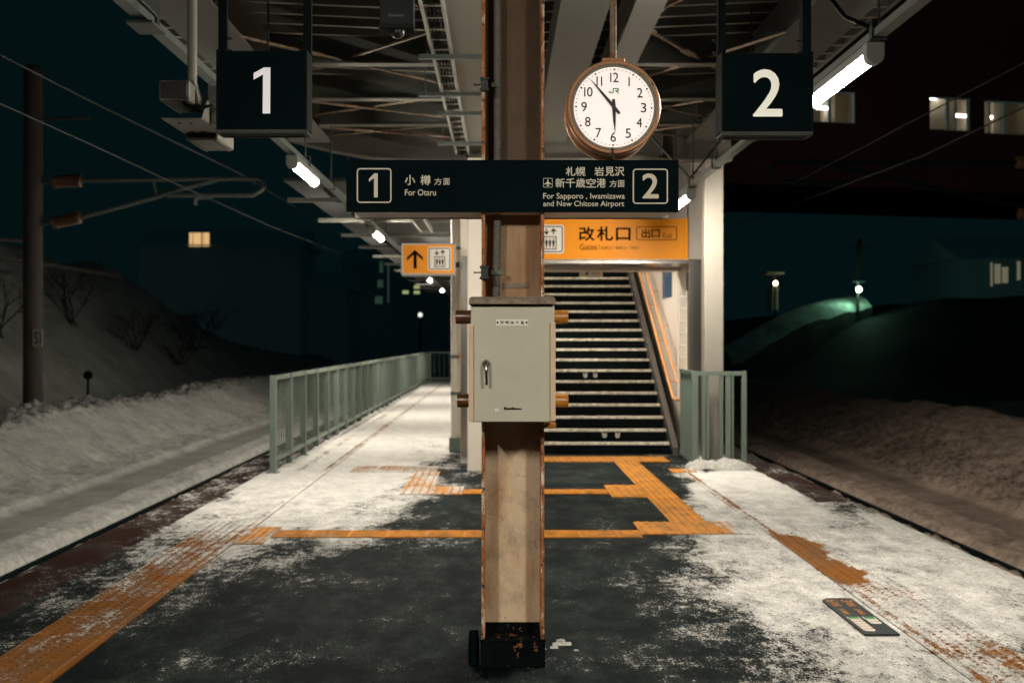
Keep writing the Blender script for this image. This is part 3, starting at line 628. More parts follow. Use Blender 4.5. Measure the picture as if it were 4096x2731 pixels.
for v0, v1, ul, ur, mL, mR in ((250, 400, 62, 1297, 'tape_dark', 'tape'), (1170, 1316, 78, 1300, 'tape_dark', 'tape')):
    yp = YB+.17; a = P(ul, (v0+v1)/2, yp); b = P(ur, (v0+v1)/2, yp); r = (v1-v0)/2/2.75*yp/FPX; mid = (a.x+b.x)/2
    o = MB().tube([(a.x, yp, a.z), (mid, yp, a.z)], r, 24).build('mounting_pipe', mL, bx, smooth=True, bevel=.002); o['label'] = 'dark brown taped pipe end'
    o = MB().tube([(mid, yp, a.z), (b.x, yp, a.z)], r, 24).build('mounting_pipe', mR, bx, smooth=True, bevel=.002); o['label'] = 'bright orange taped pipe end'
a = W(2176, 1690, YB+.16); b = W(2222, 1706, YB+.16); MB().box(a.x, b.x, YB+.1, YB+.19, b.z, a.z).build('bottom_bracket', 'tape', bx, bevel=.002)

# black destination sign
YS = 5.2
x0, x1 = W(1385, 0, YS).x, W(2715, 0, YS).x; z0, z1 = W(0, 848, YS).z, W(0, 640, YS).z
sg = thing('destination_sign', 'long black double-sided destination sign for platforms 1 and 2 across the column', 'sign', (.04, YS+.15, z0))
MB().box(x0, x1, YS, YS+.018, z0, z1).build('front_panel', 'signblack', sg, bevel=.0015)
MB().box(x0+.001, x1-.001, YS+.30, YS+.318, z0, z1).build('rear_panel', 'alu', sg)
k = MB()
k.box(x0+.004, x1-.004, YS+.286, YS+.299, z0+.003, z0+.016); k.box(x0+.004, x1-.004, YS+.280, YS+.299, z1-.03, z1-.003)
k.build('rear_rim', 'alu', sg)
MB().box(x0+.002, x1-.002, YS+.0185, YS+.05, z0+.002, z0+.007).build('front_rim', 'alu', sg)
MB().box(x0+.03, x1-.03, YS+.052, YS+.278, z0+.004, z0+.008).build('bottom_cover', 'white_paint', sg)
k = MB()
for xx in (x0+.12, x1-.12): k.box(xx-.02, xx+.02, YS+.019, YS+.299, z0+.09, z0+.13)
k.build('spacer', 'darkmetal', sg)
p1 = plane(YS-.0015)
k = MB(); rr_ring(k, 1427, 673, 1566, 812, 14, 5, p1)
k.poly([p1(*q) for q in [(1476, 715), (1497, 694), (1511, 694), (1511, 790), (1496, 790), (1496, 712), (1476, 728)][::-1]]); k.build('platform_number', 'signlet', sg)
k = MB(); text(k, '小', (1620, 701, 1660, 740), p1, .02); text(k, '樽', (1682, 701, 1722, 740), p1, .015); text(k, '方', (1737, 714, 1767, 740), p1, .01); text(k, '面', (1773, 714, 1799, 740), p1, .01)
text(k, 'For Otaru', (1620, 758, 1744, 782), p1, .008); k.build('destination_lettering', 'signlet', sg)
k = MB(); rr_ring(k, 2531, 675, 2672, 816, 14, 5, p1); text(k, '2', (2571, 696, 2633, 792), p1, .022); k.build('platform_number', 'signlet', sg)
k = MB()
for ch, u in zip('札幌', (2264, 2304)): text(k, ch, (u, 668, u+37, 704), p1, .015)
for ch, u in zip('岩見沢', (2378, 2420, 2460)): text(k, ch, (u, 668, u+37, 704), p1, .015)
for i, ch in enumerate('新千歳空港'): text(k, ch, (2222+i*41, 714, 2222+i*41+37, 750), p1, .015)
text(k, '方', (2438, 722, 2467, 749), p1, .01); text(k, '面', (2471, 722, 2498, 749), p1, .01)
text(k, 'For Sapporo , Iwamizawa', (2173, 773, 2499, 802), p1, .008); text(k, 'and New Chitose Airport', (2173, 804, 2497, 832), p1, .008)
k.build('destination_lettering', 'signlet', sg)
k = MB(); rr_ring(k, 2173, 713, 2210, 750, 3, 1.6, p1)
half = [(0, -14), (2.2, -11), (2.6, -3), (14, 4), (14, 7.5), (2.6, 3.5), (1.9, 9), (5.5, 12), (5.5, 14), (0, 12.6)]
k.poly([p1(2191.5+u, 731.5+v) for u, v in half+[(-u, v) for u, v in half[::-1][1:-1]]][::-1]); k.build('airplane_symbol', 'signlet', sg)

# round clock
YK = 5.2
kc = W(2455, 430, YK); sR = YK/FPX
ck = thing('platform_clock', 'round double-sided station clock with white lit face in a rusty brown case', 'clock', (kc.x, kc.y+.1, kc.z-.22))
MB().lathe([(171*sR, -.012), (184*sR, -.012), (188*sR, -.004), (188*sR, .05), (183*sR, .058), (178*sR, .085), (178*sR, .125), (183*sR, .15), (188*sR, .158), (188*sR, .20), (184*sR, .208), (171*sR, .208)], kc, 72).build('case', 'clockcase', ck, smooth=True)
MB().lathe([(160*sR, .002), (162*sR, -.008), (171*sR, -.016), (173*sR, -.012), (173*sR, .01)], kc, 72).build('rim', 'clockrim', ck, smooth=True)
pk = lambda Y: (lambda u, v: Vector((kc.x+u*sR, Y, kc.z-v*sR)))
fc = MB(); disc(fc, 0, 0, 164, pk(YK), 72); face = fc.build('face', 'clockface', ck)
fb = MB(); disc(fb, 0, 0, 172, pk(YK+.2), 72); fb.build('rear_face', 'clockface', ck)
k = MB()
for i in range(60):
    a = R(6*i+1); disc(k, 151*math.sin(a), -151*math.cos(a), 4.2 if i % 5 == 0 else 2.4, pk(YK-.0012), 14)
for n in range(1, 13):
    a = R(30*n+1); u, v = 119*math.sin(a), -119*math.cos(a)
    s = str(n); w = {1: 5}.get(n, 22 if n < 10 else 34 if n != 11 else 24)
    hh = 19
    if n in (1, 11):
        for du in ([0] if n == 1 else [-9, 9]): k.poly([pk(YK-.0012)(u+du+x, v+y) for x, y in ((-2.8, hh), (2.8, hh), (2.8, -hh), (-2.8, -hh))])
    elif n in (10, 12):
        k.poly([pk(YK-.0012)(u-14+x, v+y) for x, y in ((-2.8, hh), (2.8, hh), (2.8, -hh), (-2.8, -hh))])
        text(k, s[1], (u-5, v-hh, u+17, v+hh), pk(YK-.0012), .012)
    else: text(k, s, (u-w/2, v-hh, u+w/2, v+hh), pk(YK-.0012), .012)
k.build('numerals', 'clockblack', face)
k = MB(); q = pk(YK-.0012)      # green railway mark
def ribbon(mb, pts, t, mp):
    for (u0, v0), (u1, v1) in zip(pts, pts[1:]):
        d = Vector((u1-u0, v1-v0)); n = Vector((-d.y, d.x)).normalized()*t/2; e = d.normalized()*t/2*.6
        mb.poly([mp(u0-e.x+n.x, v0-e.y+n.y), mp(u1+e.x+n.x, v1+e.y+n.y), mp(u1+e.x-n.x, v1+e.y-n.y), mp(u0-e.x-n.x, v0-e.y-n.y)])
ribbon(k, [(-18, -64), (-17, -58.5), (-13, -57.5), (-6, -57.5), (-2.5, -60), (-2, -74)], 4.6, q); ribbon(k, [(-2, -74.3), (16, -74.3), (19, -72), (19, -68), (16, -66), (6, -66)], 4.4, pk(YK-.0014)); ribbon(k, [(8, -66), (18.5, -56.5)], 4.8, pk(YK-.0016))
k.build('railway_mark', 'green', face)
def hand(name, ang, L, tail, w, Y):
    a = R(ang); d = Vector((math.sin(a), -math.cos(a))); n = Vector((d.y, -d.x))
    pt = lambda l, s: Vector((kc.x+(d.x*l+n.x*s)*sR, Y, kc.z-(d.y*l+n.y*s)*sR))
    MB().prism([pt(L, .6), pt(L*.55, w*.42), pt(0, w*.62), pt(-tail+3, w*.5), pt(-tail, w*.2), pt(-tail, -w*.2), pt(-tail+3, -w*.5), pt(0, -w*.62), pt(L*.55, -w*.42), pt(L, -.6)], (0, -.002, 0)).build(name, 'clockblack', ck)
hand('hour_hand', 177.5, 102, 33, 12.5, YK-.004); hand('minute_hand', -40.2, 146, 36, 11, YK-.0075)
k = MB(); k.lathe([(.0001, -.013), (3.4*sR, -.012), (3.4*sR, 0)], kc, 16); k.build('hand_pin', 'darkmetal', ck)
zt = kc.z+186*sR
k = MB(); k.box(kc.x-45*sR, kc.x+45*sR, YK+.01, YK+.19, zt-.012, zt+.018); k.build('top_bracket', 'clockcase', ck, bevel=.005)
MB().tube([(kc.x+6*sR, YK+.1, zt), (kc.x+6*sR, YK+.1, 3.9)], .0155, 16).build('hanger_pipe', 'rod', ck, smooth=True)
k = MB(); zb = kc.z-187*sR
k.box(kc.x-.012, kc.x-.002, YK-.022, YK-.012, zb-.012, zb+.028); k.tube([(kc.x-.008, YK-.024, zb+.012), (kc.x-.008, YK-.028, zb-.01), (kc.x+.002, YK-.028, zb-.026)], .004, 8); k.tube([(kc.x+.002, YK-.026, zb-.004), (kc.x+.012, YK-.028, zb-.012), (kc.x+.02, YK-.026, zb-.006)], .0045, 8)
k.build('latch', 'darkmetal', ck)

# hanging number boxes
def number_box(px0, py0, px1, py1, name, label, hx, digit):
    Y = 5.1; a = W(px0, py0, Y); b = W(px1, py1, Y); D = .13
    t = thing('number_sign', label, 'sign', ((a.x+b.x)/2, Y+D/2, b.z), 'hanging platform number boxes')
    MB().box(a.x+.004, b.x-.004, Y+.012, Y+D, b.z+.004, a.z-.004).build('case', 'black_paint', t)
    MB().box(a.x+.012, b.x-.012, Y+.004, Y+.0115, b.z+.022, a.z-.012).build('panel', 'signblack', t)
    k = MB(); k.box(a.x, b.x, Y, Y+.02, b.z, b.z+.016); k.box(a.x, b.x, Y+D-.018, Y+D+.002, b.z, b.z+.016)
    k.box(a.x, a.x+.022, Y+.0205, Y+D-.0185, b.z, b.z+.012); k.box(b.x-.022, b.x, Y+.0205, Y+D-.0185, b.z, b.z+.012)
    k.build('bottom_rim', 'alu_mid', t, bevel=.002)
    for xa, xb in ((a.x, a.x+.012), (b.x-.012, b.x)):
        MB().box(xa, xb, Y, Y+.016, b.z+.0165, a.z).build('edge_trim', 'black_paint', t, bevel=.002)
        MB().box(xa-.001, xb+.001, Y+.0165, Y+D, b.z+.0165, a.z).build('side_trim', 'alu_dark', t, bevel=.002)
    k = MB(); digit(k, plane(Y+.0025)); k.build('numeral', 'numeral1' if name == '1' else 'numeral2', t)
    for u0, u1 in hx:
        c0, c1 = W(u0, 0, Y+.08).x, W(u1, 0, Y+.08).x
        h = MB().box(c0, c1, Y+.08, Y+.11, a.z-.002, 3.85).build('hanger', 'black_paint', t)
        for dz in (.02, .075):
            k = MB()
            zz = a.z+dz; sx = 1 if u0 < 1000 else -1
            xx = c1 if sx > 0 else c0
            k.tube([(xx, Y+.1, zz), (xx+sx*.022, Y+.1, zz)], .005, 8); k.tube([(xx+sx*.005, Y+.1, zz), (xx+sx*.012, Y+.1, zz)], .009, 6)
            k.build('bolt', 'darkmetal', h)
    return t
one = [(1048, 742), (1152, 685), (1218, 685), (1216, 1150), (1139, 1150), (1143, 756), (1048, 808)]
number_box(864, 198, 1228, 532, '1', 'hanging black box with a lit white numeral 1', ((873, 907), (1213, 1245)),
           lambda k, mp: k.poly([mp(600+u/2.5288, v/2.5288) for u, v in one]))
number_box(2887, 207, 3254, 540, '2', 'hanging black box with a lit white numeral 2', ((2872, 2903), (3210, 3245)),
           lambda k, mp: text(k, '2', (3014, 281, 3127, 464), mp, .017))

# pipe stub beside the column foot
a = W(1874, 2520, 5.3); st = thing('pipe_stub', 'short black capped pipe stub beside the column foot', 'pipe', (a.x+.025, 5.3, 0))
c = W(1895, 2600, 5.3).x
MB().tube([(c, 5.3, 0), (c, 5.3, .118)], .026, 20).build('pipe', 'black_paint', st, smooth=True)
MB().tube([(c, 5.3, .119), (c, 5.3, .155), (c, 5.3, .162)], [.0235, .0235, .016], 20).build('end_cap', 'black_paint', st, smooth=True)

# ================================================================ CANOPY
DZ = 2.3; ZB = EYE+DZ      # underside of the long beams
cp = thing('platform_canopy', 'grey steel butterfly canopy with ribbed roof deck and cross bracing over the platform', 'canopy', (.06, 5, 3.8))
def roofz(x): return EYE+2.62+.045*abs(x-.06)
prof = [(0, 0), (.045, 0), (.075, .11), (.255, .11)]
def deck(x0, x1, y0, y1):
    k = MB(); ys = []; y = y0
    while y < y1:
        ys += [(y+a, b) for a, b in prof]; y += .30
    vs = []
    for yy, h in ys: vs += [(x0, yy, roofz(x0)+h), (x1, yy, roofz(x1)+h)]
    fs = [(2*i, 2*i+1, 2*i+3, 2*i+2) for i in range(len(ys)-1)]
    k.add(vs, fs); o = k.build('roof_deck', 'deck', cp); o.data.materials.append(M['rib_lit'])
    for i, p in enumerate(o.data.polygons):
        if i % 4 == 0: p.material_index = 1
    return o
deck(-3.05, .06, -9, 14.2); deck(.06, 3.22, -9, 14.2)
k = MB()
for xx in (-3.05, 3.22): k.box(xx-.02, xx+.02, -9, 14.2, roofz(xx)-.01, roofz(xx)+.2)
k.build('eaves_trim', 'beam', cp)
def hbeam(x0, x1, y0, y1, z, h, along='y', t=.014):
    k = MB()
    if along == 'y':
        c = (x0+x1)/2; k.box(x0, x1, y0, y1, z, z+t); k.box(c-.006, c+.006, y0, y1, z+t, z+h-t); k.box(x0, x1, y0, y1, z+h-t, z+h)
    else:
        c = (y0+y1)/2; k.box(x0, x1, y0, y1, z, z+t); k.box(x0, x1, c-.005, c+.005, z+t, z+h-t); k.box(x0, x1, y0, y1, z+h-t, z+h)
    return k
for xa, xb, bm_ in ((-2.42, -1.97, 'beam'), (-.40, -.06, 'beam_pale'), (.41, .75, 'beam_dark'), (.92, 1.13, 'beam'), (2.14, 2.58, 'beam_dark')):
    hbeam(xa, xb, -9, 13.1, ZB, .30).build('long_beam', bm_, cp)
for yy in (6.2, 9.42, 10.8, 12.1):
    for xa, xb in ((-1.96, -.41), (1.14, 2.13)):
        cbm = MB().box(xa, xb, yy, yy+.12, ZB+.02, ZB+.032).build('cross_beam', 'beam', cp)
        MB().box(xa, xb, yy+.05, yy+.07, ZB+.0325, ZB+.26).build('web', 'deck', cbm)  # darker deck colour paints in the web's shadow
# bracing rods with turnbuckles
def rod(p, q):
    p, q = Vector(p), Vector(q); k = MB(); k.tube([p, q], .013, 8)
    d = (q-p).normalized(); m = p+(q-p)*.36; s = d.cross(Vector((0, 0, 1))).normalized()*.026
    for sg_ in (1, -1): k.tube([m-d*.12+s*sg_*.3, m-d*.09+s*sg_, m+d*.09+s*sg_, m+d*.12+s*sg_*.3], .010, 6)
    for e, f in ((p, 1), (q, -1)):
        e2 = e+d*f*.1; k.hexa([e+s*2+Vector((0, 0, -.004)), e-s*2+Vector((0, 0, -.004)), e2-s*1.2+Vector((0, 0, -.004)), e2+s*1.2+Vector((0, 0, -.004))], [e+s*2+Vector((0, 0, .004)), e-s*2+Vector((0, 0, .004)), e2-s*1.2+Vector((0, 0, .004)), e2+s*1.2+Vector((0, 0, .004))])
    k.build('brace_rod', 'rod', cp, smooth=True)
zr = EYE+2.36
for ya, yb in ((8.55, 10.5), (10.9, 12.05), (12.35, 13.2), (5.6, 8.2)):
    for xa, xb in ((-2.2, -.42), (1.12, 2.3)):
        rod((xa, ya, zr), (xb, yb, zr+.01)); rod((xa, yb, zr+.03), (xb, ya, zr+.02))
# haunched cross girder where the canopy meets the stairs
YG = 13.3
k = MB(); zg = W(0, 645, YG).z
pts = [(-3.0, zg+.38), (-2.5, zg+.24), (-2.0, zg+.11), (-1.5, zg+.02), (-1.2, zg), (2.72, zg)]
for (xa, za), (xb, zb) in zip(pts, pts[1:]):
    k.hexa([(xa, YG-.11, za), (xb, YG-.11, zb), (xb, YG+.11, zb), (xa, YG+.11, za)], [(xa, YG-.11, za+.022), (xb, YG-.11, zb+.022), (xb, YG+.11, zb+.022), (xa, YG+.11, za+.022)])
    k.hexa([(xa, YG-.008, za+.022), (xb, YG-.008, zb+.022), (xb, YG+.008, zb+.022), (xa, YG+.008, za+.022)], [(xa, YG-.008, 4.2), (xb, YG-.008, 4.2), (xb, YG+.008, 4.2), (xa, YG+.008, 4.2)])
for xx in (-.42, .42, 1.2, 1.9): k.box(xx-.006, xx+.006, YG-.10, YG-.009, zg+.023, 4.15)
for xx, w in ((-.15, .22), (1.6, .25)): k.box(xx-w, xx+w, YG-.105, YG-.0085, zg+.0225, zg+.05)
k.build('cross_girder', 'girder', cp)
# bolted splice plates on the girder
for xx in (-.95, .75):
    sp_ = MB().box(xx-.22, xx+.22, YG-.02, YG-.009, zg+.1, zg+.42).build('splice_plate', 'girder', cp)
    k = MB()
    for i in range(5):
        for j in range(2): k.tube([(xx-.16+i*.08, YG-.036, zg+.18+.16*j), (xx-.16+i*.08, YG-.0205, zg+.18+.16*j)], .014, 6)
    k.build('bolt_heads', 'girder', sp_)

# lower canopy along the stairs, with tapering brackets
lc = thing('low_canopy', 'dark low canopy on bracket beams beside the stairs along platform 1', 'canopy', (-1.6, 25, 3.3))
k = MB(); k.box(-2.75, -.52, 14.25, 42, EYE+2.02, EYE+2.06); k.build('roof_deck', mat('dark_deck', (.012, .014, .014), .7, var=.2), lc)
for yy in (14.4, 16.8, 19.2, 21.6, 24, 26.4, 28.8, 31.2, 33.6, 36, 38.4, 40.8):
    k = MB().box(-2.72, -.53, yy-.05, yy+.05, EYE+1.77, EYE+1.82)
    k.hexa([(-2.1, yy-.03, EYE+1.759), (-1.98, yy-.03, EYE+1.759), (-1.98, yy+.03, EYE+1.759), (-2.1, yy+.03, EYE+1.759)], [(-2.35, yy+.3, EYE+2.0), (-2.23, yy+.3, EYE+2.0), (-2.23, yy+.36, EYE+2.0), (-2.35, yy+.36, EYE+2.0)])
    k.build('bracket_beam', 'lowbeam', lc)

# lamp rails and fluorescent lamps
ZL = EYE+1.58
XLl, XLr = -1.84, 2.05
def lamp_rail(x, label, y0, y1, ys):
    t = thing('lamp_rail', label, 'lamp rail', (x, (y0+y1)/2, ZL+.06), 'lamp rails under the canopy')
    k = MB(); k.box(x-.034, x+.034, y0, y1, ZL+.062, ZL+.068); k.box(x-.034, x-.029, y0, y1, ZL+.0685, ZL+.105); k.box(x+.029, x+.034, y0, y1, ZL+.0685, ZL+.105)
    k.build('channel', 'rail', t)
    for yy in ys:
        top = roofz(x)+.02 if yy < 14 else EYE+2.02
        h = MB(); h.tube([(x, yy, ZL+.1), (x, yy, top)], .008, 8); h.box(x-.045, x+.045, yy-.025, yy+.025, ZL+.052, ZL+.058)
        for sx in (-.041, .041): h.box(x+sx-.004, x+sx+.004, yy-.025, yy+.025, ZL+.0585, ZL+.15)
        h.box(x-.045, x+.045, yy-.025, yy+.025, ZL+.1505, ZL+.157)
        h.build('hanger_rod', 'darkmetal', t)
    return t
t = lamp_rail(XLl, 'galvanised lamp rail hung along the platform 1 side of the canopy', -9, 42, [5.9, 7.4, 8.9, 10.6, 12.2, 13.6, 15.6, 18, 21, 24, 27, 30])
MB().box(XLl-.07, XLl+.07, 5.72, 5.95, ZL+.035, ZL+.05).build('end_bracket', 'galv', t, bevel=.003)
k = MB(); k.box(XLl-.05, XLl+.05, 5.55, 5.9, ZL+.11, ZL+.2); k.build('junction_box', 'darkmetal', t, bevel=.004)
t = lamp_rail(XLr, 'galvanised lamp rail hung along the platform 2 side of the canopy', -9, 13.4, [6.1, 7.7, 9.2, 10.7, 12.0, 13.2])
k = MB(); k.tube([(XLr-.03, 6.15, ZL+.13), (XLr-.2, 6.05, ZL+.16), (XLr-.36, 5.95, ZL+.3), (XLr-.42, 5.9, ZL+.6), (XLr-.42, 5.9, ZL+.95)], .012, 8); k.build('supply_cable', 'black_paint', t, smooth=True)
k = MB(); k.tube([(2.02, 12.0, ZL+.15), (2.6, 12.3, 3.95)], .012, 8); k.tube([(2.02, 12.0, ZL+.15), (1.45, 12.3, 3.95)], .012, 8); k.build('stay_rod', 'darkmetal', t)
def make_lamp(x, y, label):
    t = thing('fluorescent_lamp', label, 'lamp', (x, y+.62, ZL-.05), 'fluorescent lamps under the canopy')
    MB().box(x-.048, x+.048, y+.07, y+1.18, ZL-.002, ZL+.05).build('housing', 'lampbody', t, bevel=.006)
    k = MB(); n = 12; o = len(k.v)
    for yy in (y+.07, y+1.18):
        for i in range(n+1):
            a = math.pi*i/n; k.v.append((x-.037*math.cos(a), yy, ZL-.004-.052*math.sin(a)))
    k.f = [(i, i+1, n+2+i, n+1+i) for i in range(n)]+[tuple(range(n+1))[::-1], tuple(range(n+1, 2*n+2)), (0, n+1, 2*n+1, n)]
    k.build('diffuser', 'tube', t)
    for ya, yb in ((y, y+.069), (y+1.181, y+1.25)):
        c = []
        for i in range(n+1):
            a = math.pi*i/n; c.append((x-.050*math.cos(a), ya, ZL-.02-.048*math.sin(a)))
        c += [(x+.050, ya, ZL+.052), (x-.050, ya, ZL+.052)]
        MB().prism(c, (0, yb-ya, 0)).build('end_cap', 'lampbody', t, bevel=.004)
    return t
def near_lamp(t):     # the two tubes nearest the viewer are set stronger to lift the column
    for ch in t.children:
        if ch.name.startswith('diffuser'):
            ch.material_slots[0].link = 'OBJECT'; ch.material_slots[0].material = M['tube_near']
L0 = make_lamp(XLl, 9.9, 'lit lamp over platform 1, first one beyond the hanging numeral 1 box')
for yy, lb in ((16.1, 'lit lamp over platform 1, just below and behind the black destination sign'), (22.2, 'lit lamp over platform 1 hidden behind the small orange elevator sign'),
               (28.2, 'lit lamp over platform 1 just under the small orange elevator sign'), (34.2, 'lit lamp over platform 1 farthest along the row, beside the white pipe'),
               (.7, 'lit lamp over platform 1 overhead of the viewer')):
    c_ = copy_thing(L0, (0, yy-9.9, 0), lb)
    if yy < 5: near_lamp(c_)
for yy, lb in ((6.15, 'large bright lit lamp over platform 2 next to the numeral 2 box'), (12.1, 'lit lamp over platform 2 peeking out behind the end of the destination sign'),
               (.7, 'lit lamp over platform 2 overhead of the viewer'), (18., 'added unseen lamp behind the stair enclosure that brightens the track 2 snow bank')):  # last lamp is added out of view to brighten the bank
    c_ = copy_thing(L0, (XLr-XLl+(.86 if yy > 15 else 0), yy-9.9, .1 if yy > 15 else 0), lb)
    if yy < 5: near_lamp(c_)

# cable ladders
def ladder(p0, p1, w, label, sp=.28, bars=()):
    p0, p1 = Vector(p0), Vector(p1); d = (p1-p0).normalized(); s = d.cross(Vector((0, 0, 1))).normalized(); up = s.cross(d)
    t = thing('cable_ladder', label, 'cable ladder', (p0+p1)/2)
    for sg_ in (-1, 1):
        a = p0+s*sg_*w/2; b = p1+s*sg_*w/2; e = s*.009; h = up*.035
        MB().hexa([a-e-h, a+e-h, b+e-h, b-e-h], [a-e+h, a+e+h, b+e+h, b-e+h]).build('side_rail', 'alu', t)
    L = (p1-p0).length; n = int(L/sp)
    for i in range(n):
        c = p0+d*(i+.5)*sp; a = c-s*(w/2-.009); b = c+s*(w/2-.009); e = d*.012; h = up*.007
        MB().hexa([a-e-h, a+e-h, b+e-h, b-e-h], [a-e+h, a+e+h, b+e+h, b-e+h]).build('rung', 'alu', t)
    k = MB()
    for j in range(4):
        o = s*(w*(-.28+.18*j)); k.tube([p0+d*L*f+o+up*(.012+.006*math.sin(f*40+j)) for f in np.linspace(0, 1, 40)], .008, 6)
    k.build('cable', 'black_paint', t)
    return t
zl = EYE+2.2
lt = ladder((-.448, 5, zl), (-.448, 13.2, zl), .14, 'aluminium cable ladder running under the canopy beside the column')
for px0, py, px1 in ((1675, 185, 1930), (1675, 340, 1930), (1750, 420, 1928), (1750, 545, 1928)):
    Y = 2.22*FPX/(VY-py); a = W(px0, py, Y); b = W(px1, py, Y)
    k = MB(); k.box(a.x, min(b.x, -.05), Y-.02, Y+.02, zl-.08, zl-.045)
    k.tube([(a.x+.06, Y, zl-.06), (a.x+.06, Y, roofz(0))], .006, 6)
    k.build('support_bar', 'galv', lt)
ladder((-1.16, 14.6, EYE+1.72), (-1.16, 17.6, EYE+1.72), .17, 'aluminium cable ladder dropping above the small orange elevator sign', .2)

# dark display box with a small camera under it
YD = 5.6; a = W(1519, 0, YD); b = W(1654, 97, YD)
dp = thing('display_unit', 'black display box hanging under the canopy beside the cable ladder', 'display', ((a.x+b.x)/2, YD, b.z))
MB().box(a.x, b.x, YD, YD+.09, b.z, b.z+.36).build('case', 'screen', dp, bevel=.004)
c = W(1516, 115, YD); d_ = W(1655, 97, YD); MB().box(c.x, d_.x, YD-.012, YD+.1, c.z, d_.z-.001).build('bottom_lip', 'alu_dark', dp, bevel=.002)
MB().sphere((W(1588, 0, YD).x, YD+.04, c.z-.005), .036, 10).build('dome', 'camdark', dp, smooth=True)
k = MB(); text(k, 'Panasonic', (1555, 56, 1615, 67), plane(YD-.001), .012); k.build('maker_lettering', 'brand', dp)
MB().box((a.x+b.x)/2-.02, (a.x+b.x)/2+.02, YD+.03, YD+.07, b.z+.3605, 3.82).build('hanger', 'black_paint', dp)

# camera pair on its pole
YV = 5.5
cv = thing('security_camera', 'grey twin security camera on a round pole behind the numeral 1 box', 'camera', (W(769, 0, YV+.12).x, YV+.2, 2.6))
cxp = W(769, 0, YV+.16).x
MB().tube([(cxp, YV+.16, 2.80), (cxp, YV+.16, 4.2)], .024, 18).build('pole', 'camgrey', cv, smooth=True)
k = MB(); k.hexa([(cxp-.03, YV+.11, 2.70), (cxp+.05, YV+.11, 2.70), (cxp+.05, YV+.2, 2.70), (cxp-.03, YV+.2, 2.70)], [(cxp-.02, YV+.12, 2.82), (cxp+.02, YV+.12, 2.82), (cxp+.02, YV+.19, 2.82), (cxp-.02, YV+.19, 2.82)]); k.build('pole_foot', 'camgrey', cv, bevel=.004)
def cambody(px0, py0, px1, py1, Y, D):
    a = W(px0, py0, Y); b = W(px1, py1, Y)
    o = MB().box(a.x, b.x, Y+.006, Y+D, b.z, a.z).build('camera_body', 'camgrey', cv, bevel=.014)
    MB().box(a.x+.012, b.x-.012, Y, Y+.0055, b.z+.012, a.z-.012).build('window', 'camdark', o, bevel=.002)
    k = MB(); xm = (a.x+b.x)/2
    for sx in (-.35, .35): k.box(xm+sx*(b.x-a.x)-.003, xm+sx*(b.x-a.x)+.003, Y+.03, Y+D-.01, b.z-.004, b.z+.001)
    k.build('seam', 'camdark', o)
cambody(632, 318, 756, 402, YV, .32); cambody(738, 470, 872, 560, YV+.42, .36)
a = W(647, 472, YV+.05); b = W(806, 472, YV+.05)
MB().box(a.x, b.x, YV+.05, YV+.45, a.z-.006, a.z).build('mounting_plate', 'camgrey', cv)
k = MB(); k.add([(b.x, YV+.05, a.z+.0005), (b.x+.003, YV+.05, a.z+.0005), (b.x, YV+.45, a.z+.0005), (b.x+.003, YV+.45, a.z+.0005), (b.x, YV+.15, a.z+.11), (b.x+.003, YV+.15, a.z+.11), (b.x, YV+.35, a.z+.11), (b.x+.003, YV+.35, a.z+.11)],
    [(0, 2, 6, 4), (1, 5, 7, 3), (0, 1, 3, 2), (4, 6, 7, 5), (0, 4, 5, 1), (2, 3, 7, 6)]); k.build('side_plate', 'camgrey', cv)
k = MB()
for u, v in ((.3, .1), (.6, .1), (.3, .33), (.6, .33)): k.tube([(a.x+u*(b.x-a.x), YV+.05+v, a.z-.012), (a.x+u*(b.x-a.x), YV+.05+v, a.z-.006)], .007, 8)
k.build('bolt', 'camdark', cv)
MB().box(b.x-.01, b.x+.07, YV+.2, YV+.44, a.z+.0, a.z+.2).build('rear_bracket', 'camgrey', cv, bevel=.01)
k = MB(); k.tube([(cxp-.03, YV+.05, 2.74), (cxp+.0, YV+.03, 2.68), (cxp+.06, YV+.06, 2.665), (cxp+.10, YV+.15, 2.70)], .007, 8); k.build('cable', 'black_paint', cv, smooth=True)
k = MB(); k.tube([(cxp-.12, YV+.16, 3.32), (cxp-.03, YV+.14, 3.24), (cxp+.07, YV+.14, 3.25)], .018, 8); k.tube([(cxp+.09+.022*math.cos(a), YV+.14, 3.275+.022*math.sin(a)) for a in np.linspace(0, 6.3, 16)], .006, 6); k.build('pole_clamp', 'darkmetal', cv)

# ================================================================ STAIRS AND STAIR HOUSE
Y0, RS, TR, XS0, XS1 = 15.1, .155, .30, -.25, 2.27
stc = thing('staircase', 'wide dark staircase with pale step edges going up to the station hall', 'staircase', (1, Y0, 0))
for n in range(1, 27):
    ya = Y0+TR*(n-1)
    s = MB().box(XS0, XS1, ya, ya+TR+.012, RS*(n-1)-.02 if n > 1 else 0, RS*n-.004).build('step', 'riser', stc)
    MB().box(XS0+.002, XS1-.002, ya-.007, ya+.055, RS*n-.034, RS*n+.002).build('nosing', 'nosing', s, bevel=.004)
    if n in (2, 7):
        k = MB(); mp = plane(ya-.0015)
        zc = RS*n-.095
        for xc in ((1.42, 1.60) if n == 2 else (1.27, 1.42)):
            for i in range(3):
                zz = zc+.034-.022*i
                k.poly([(xc-.032, ya-.0015, zz+.016), (xc, ya-.0015, zz-.006), (xc+.032, ya-.0015, zz+.016), (xc+.032, ya-.0015, zz+.004), (xc, ya-.0015, zz-.018), (xc-.032, ya-.0015, zz+.004)][::-1])
        k.build('chevron_mark', 'signwhite', s)
sl = RS/TR
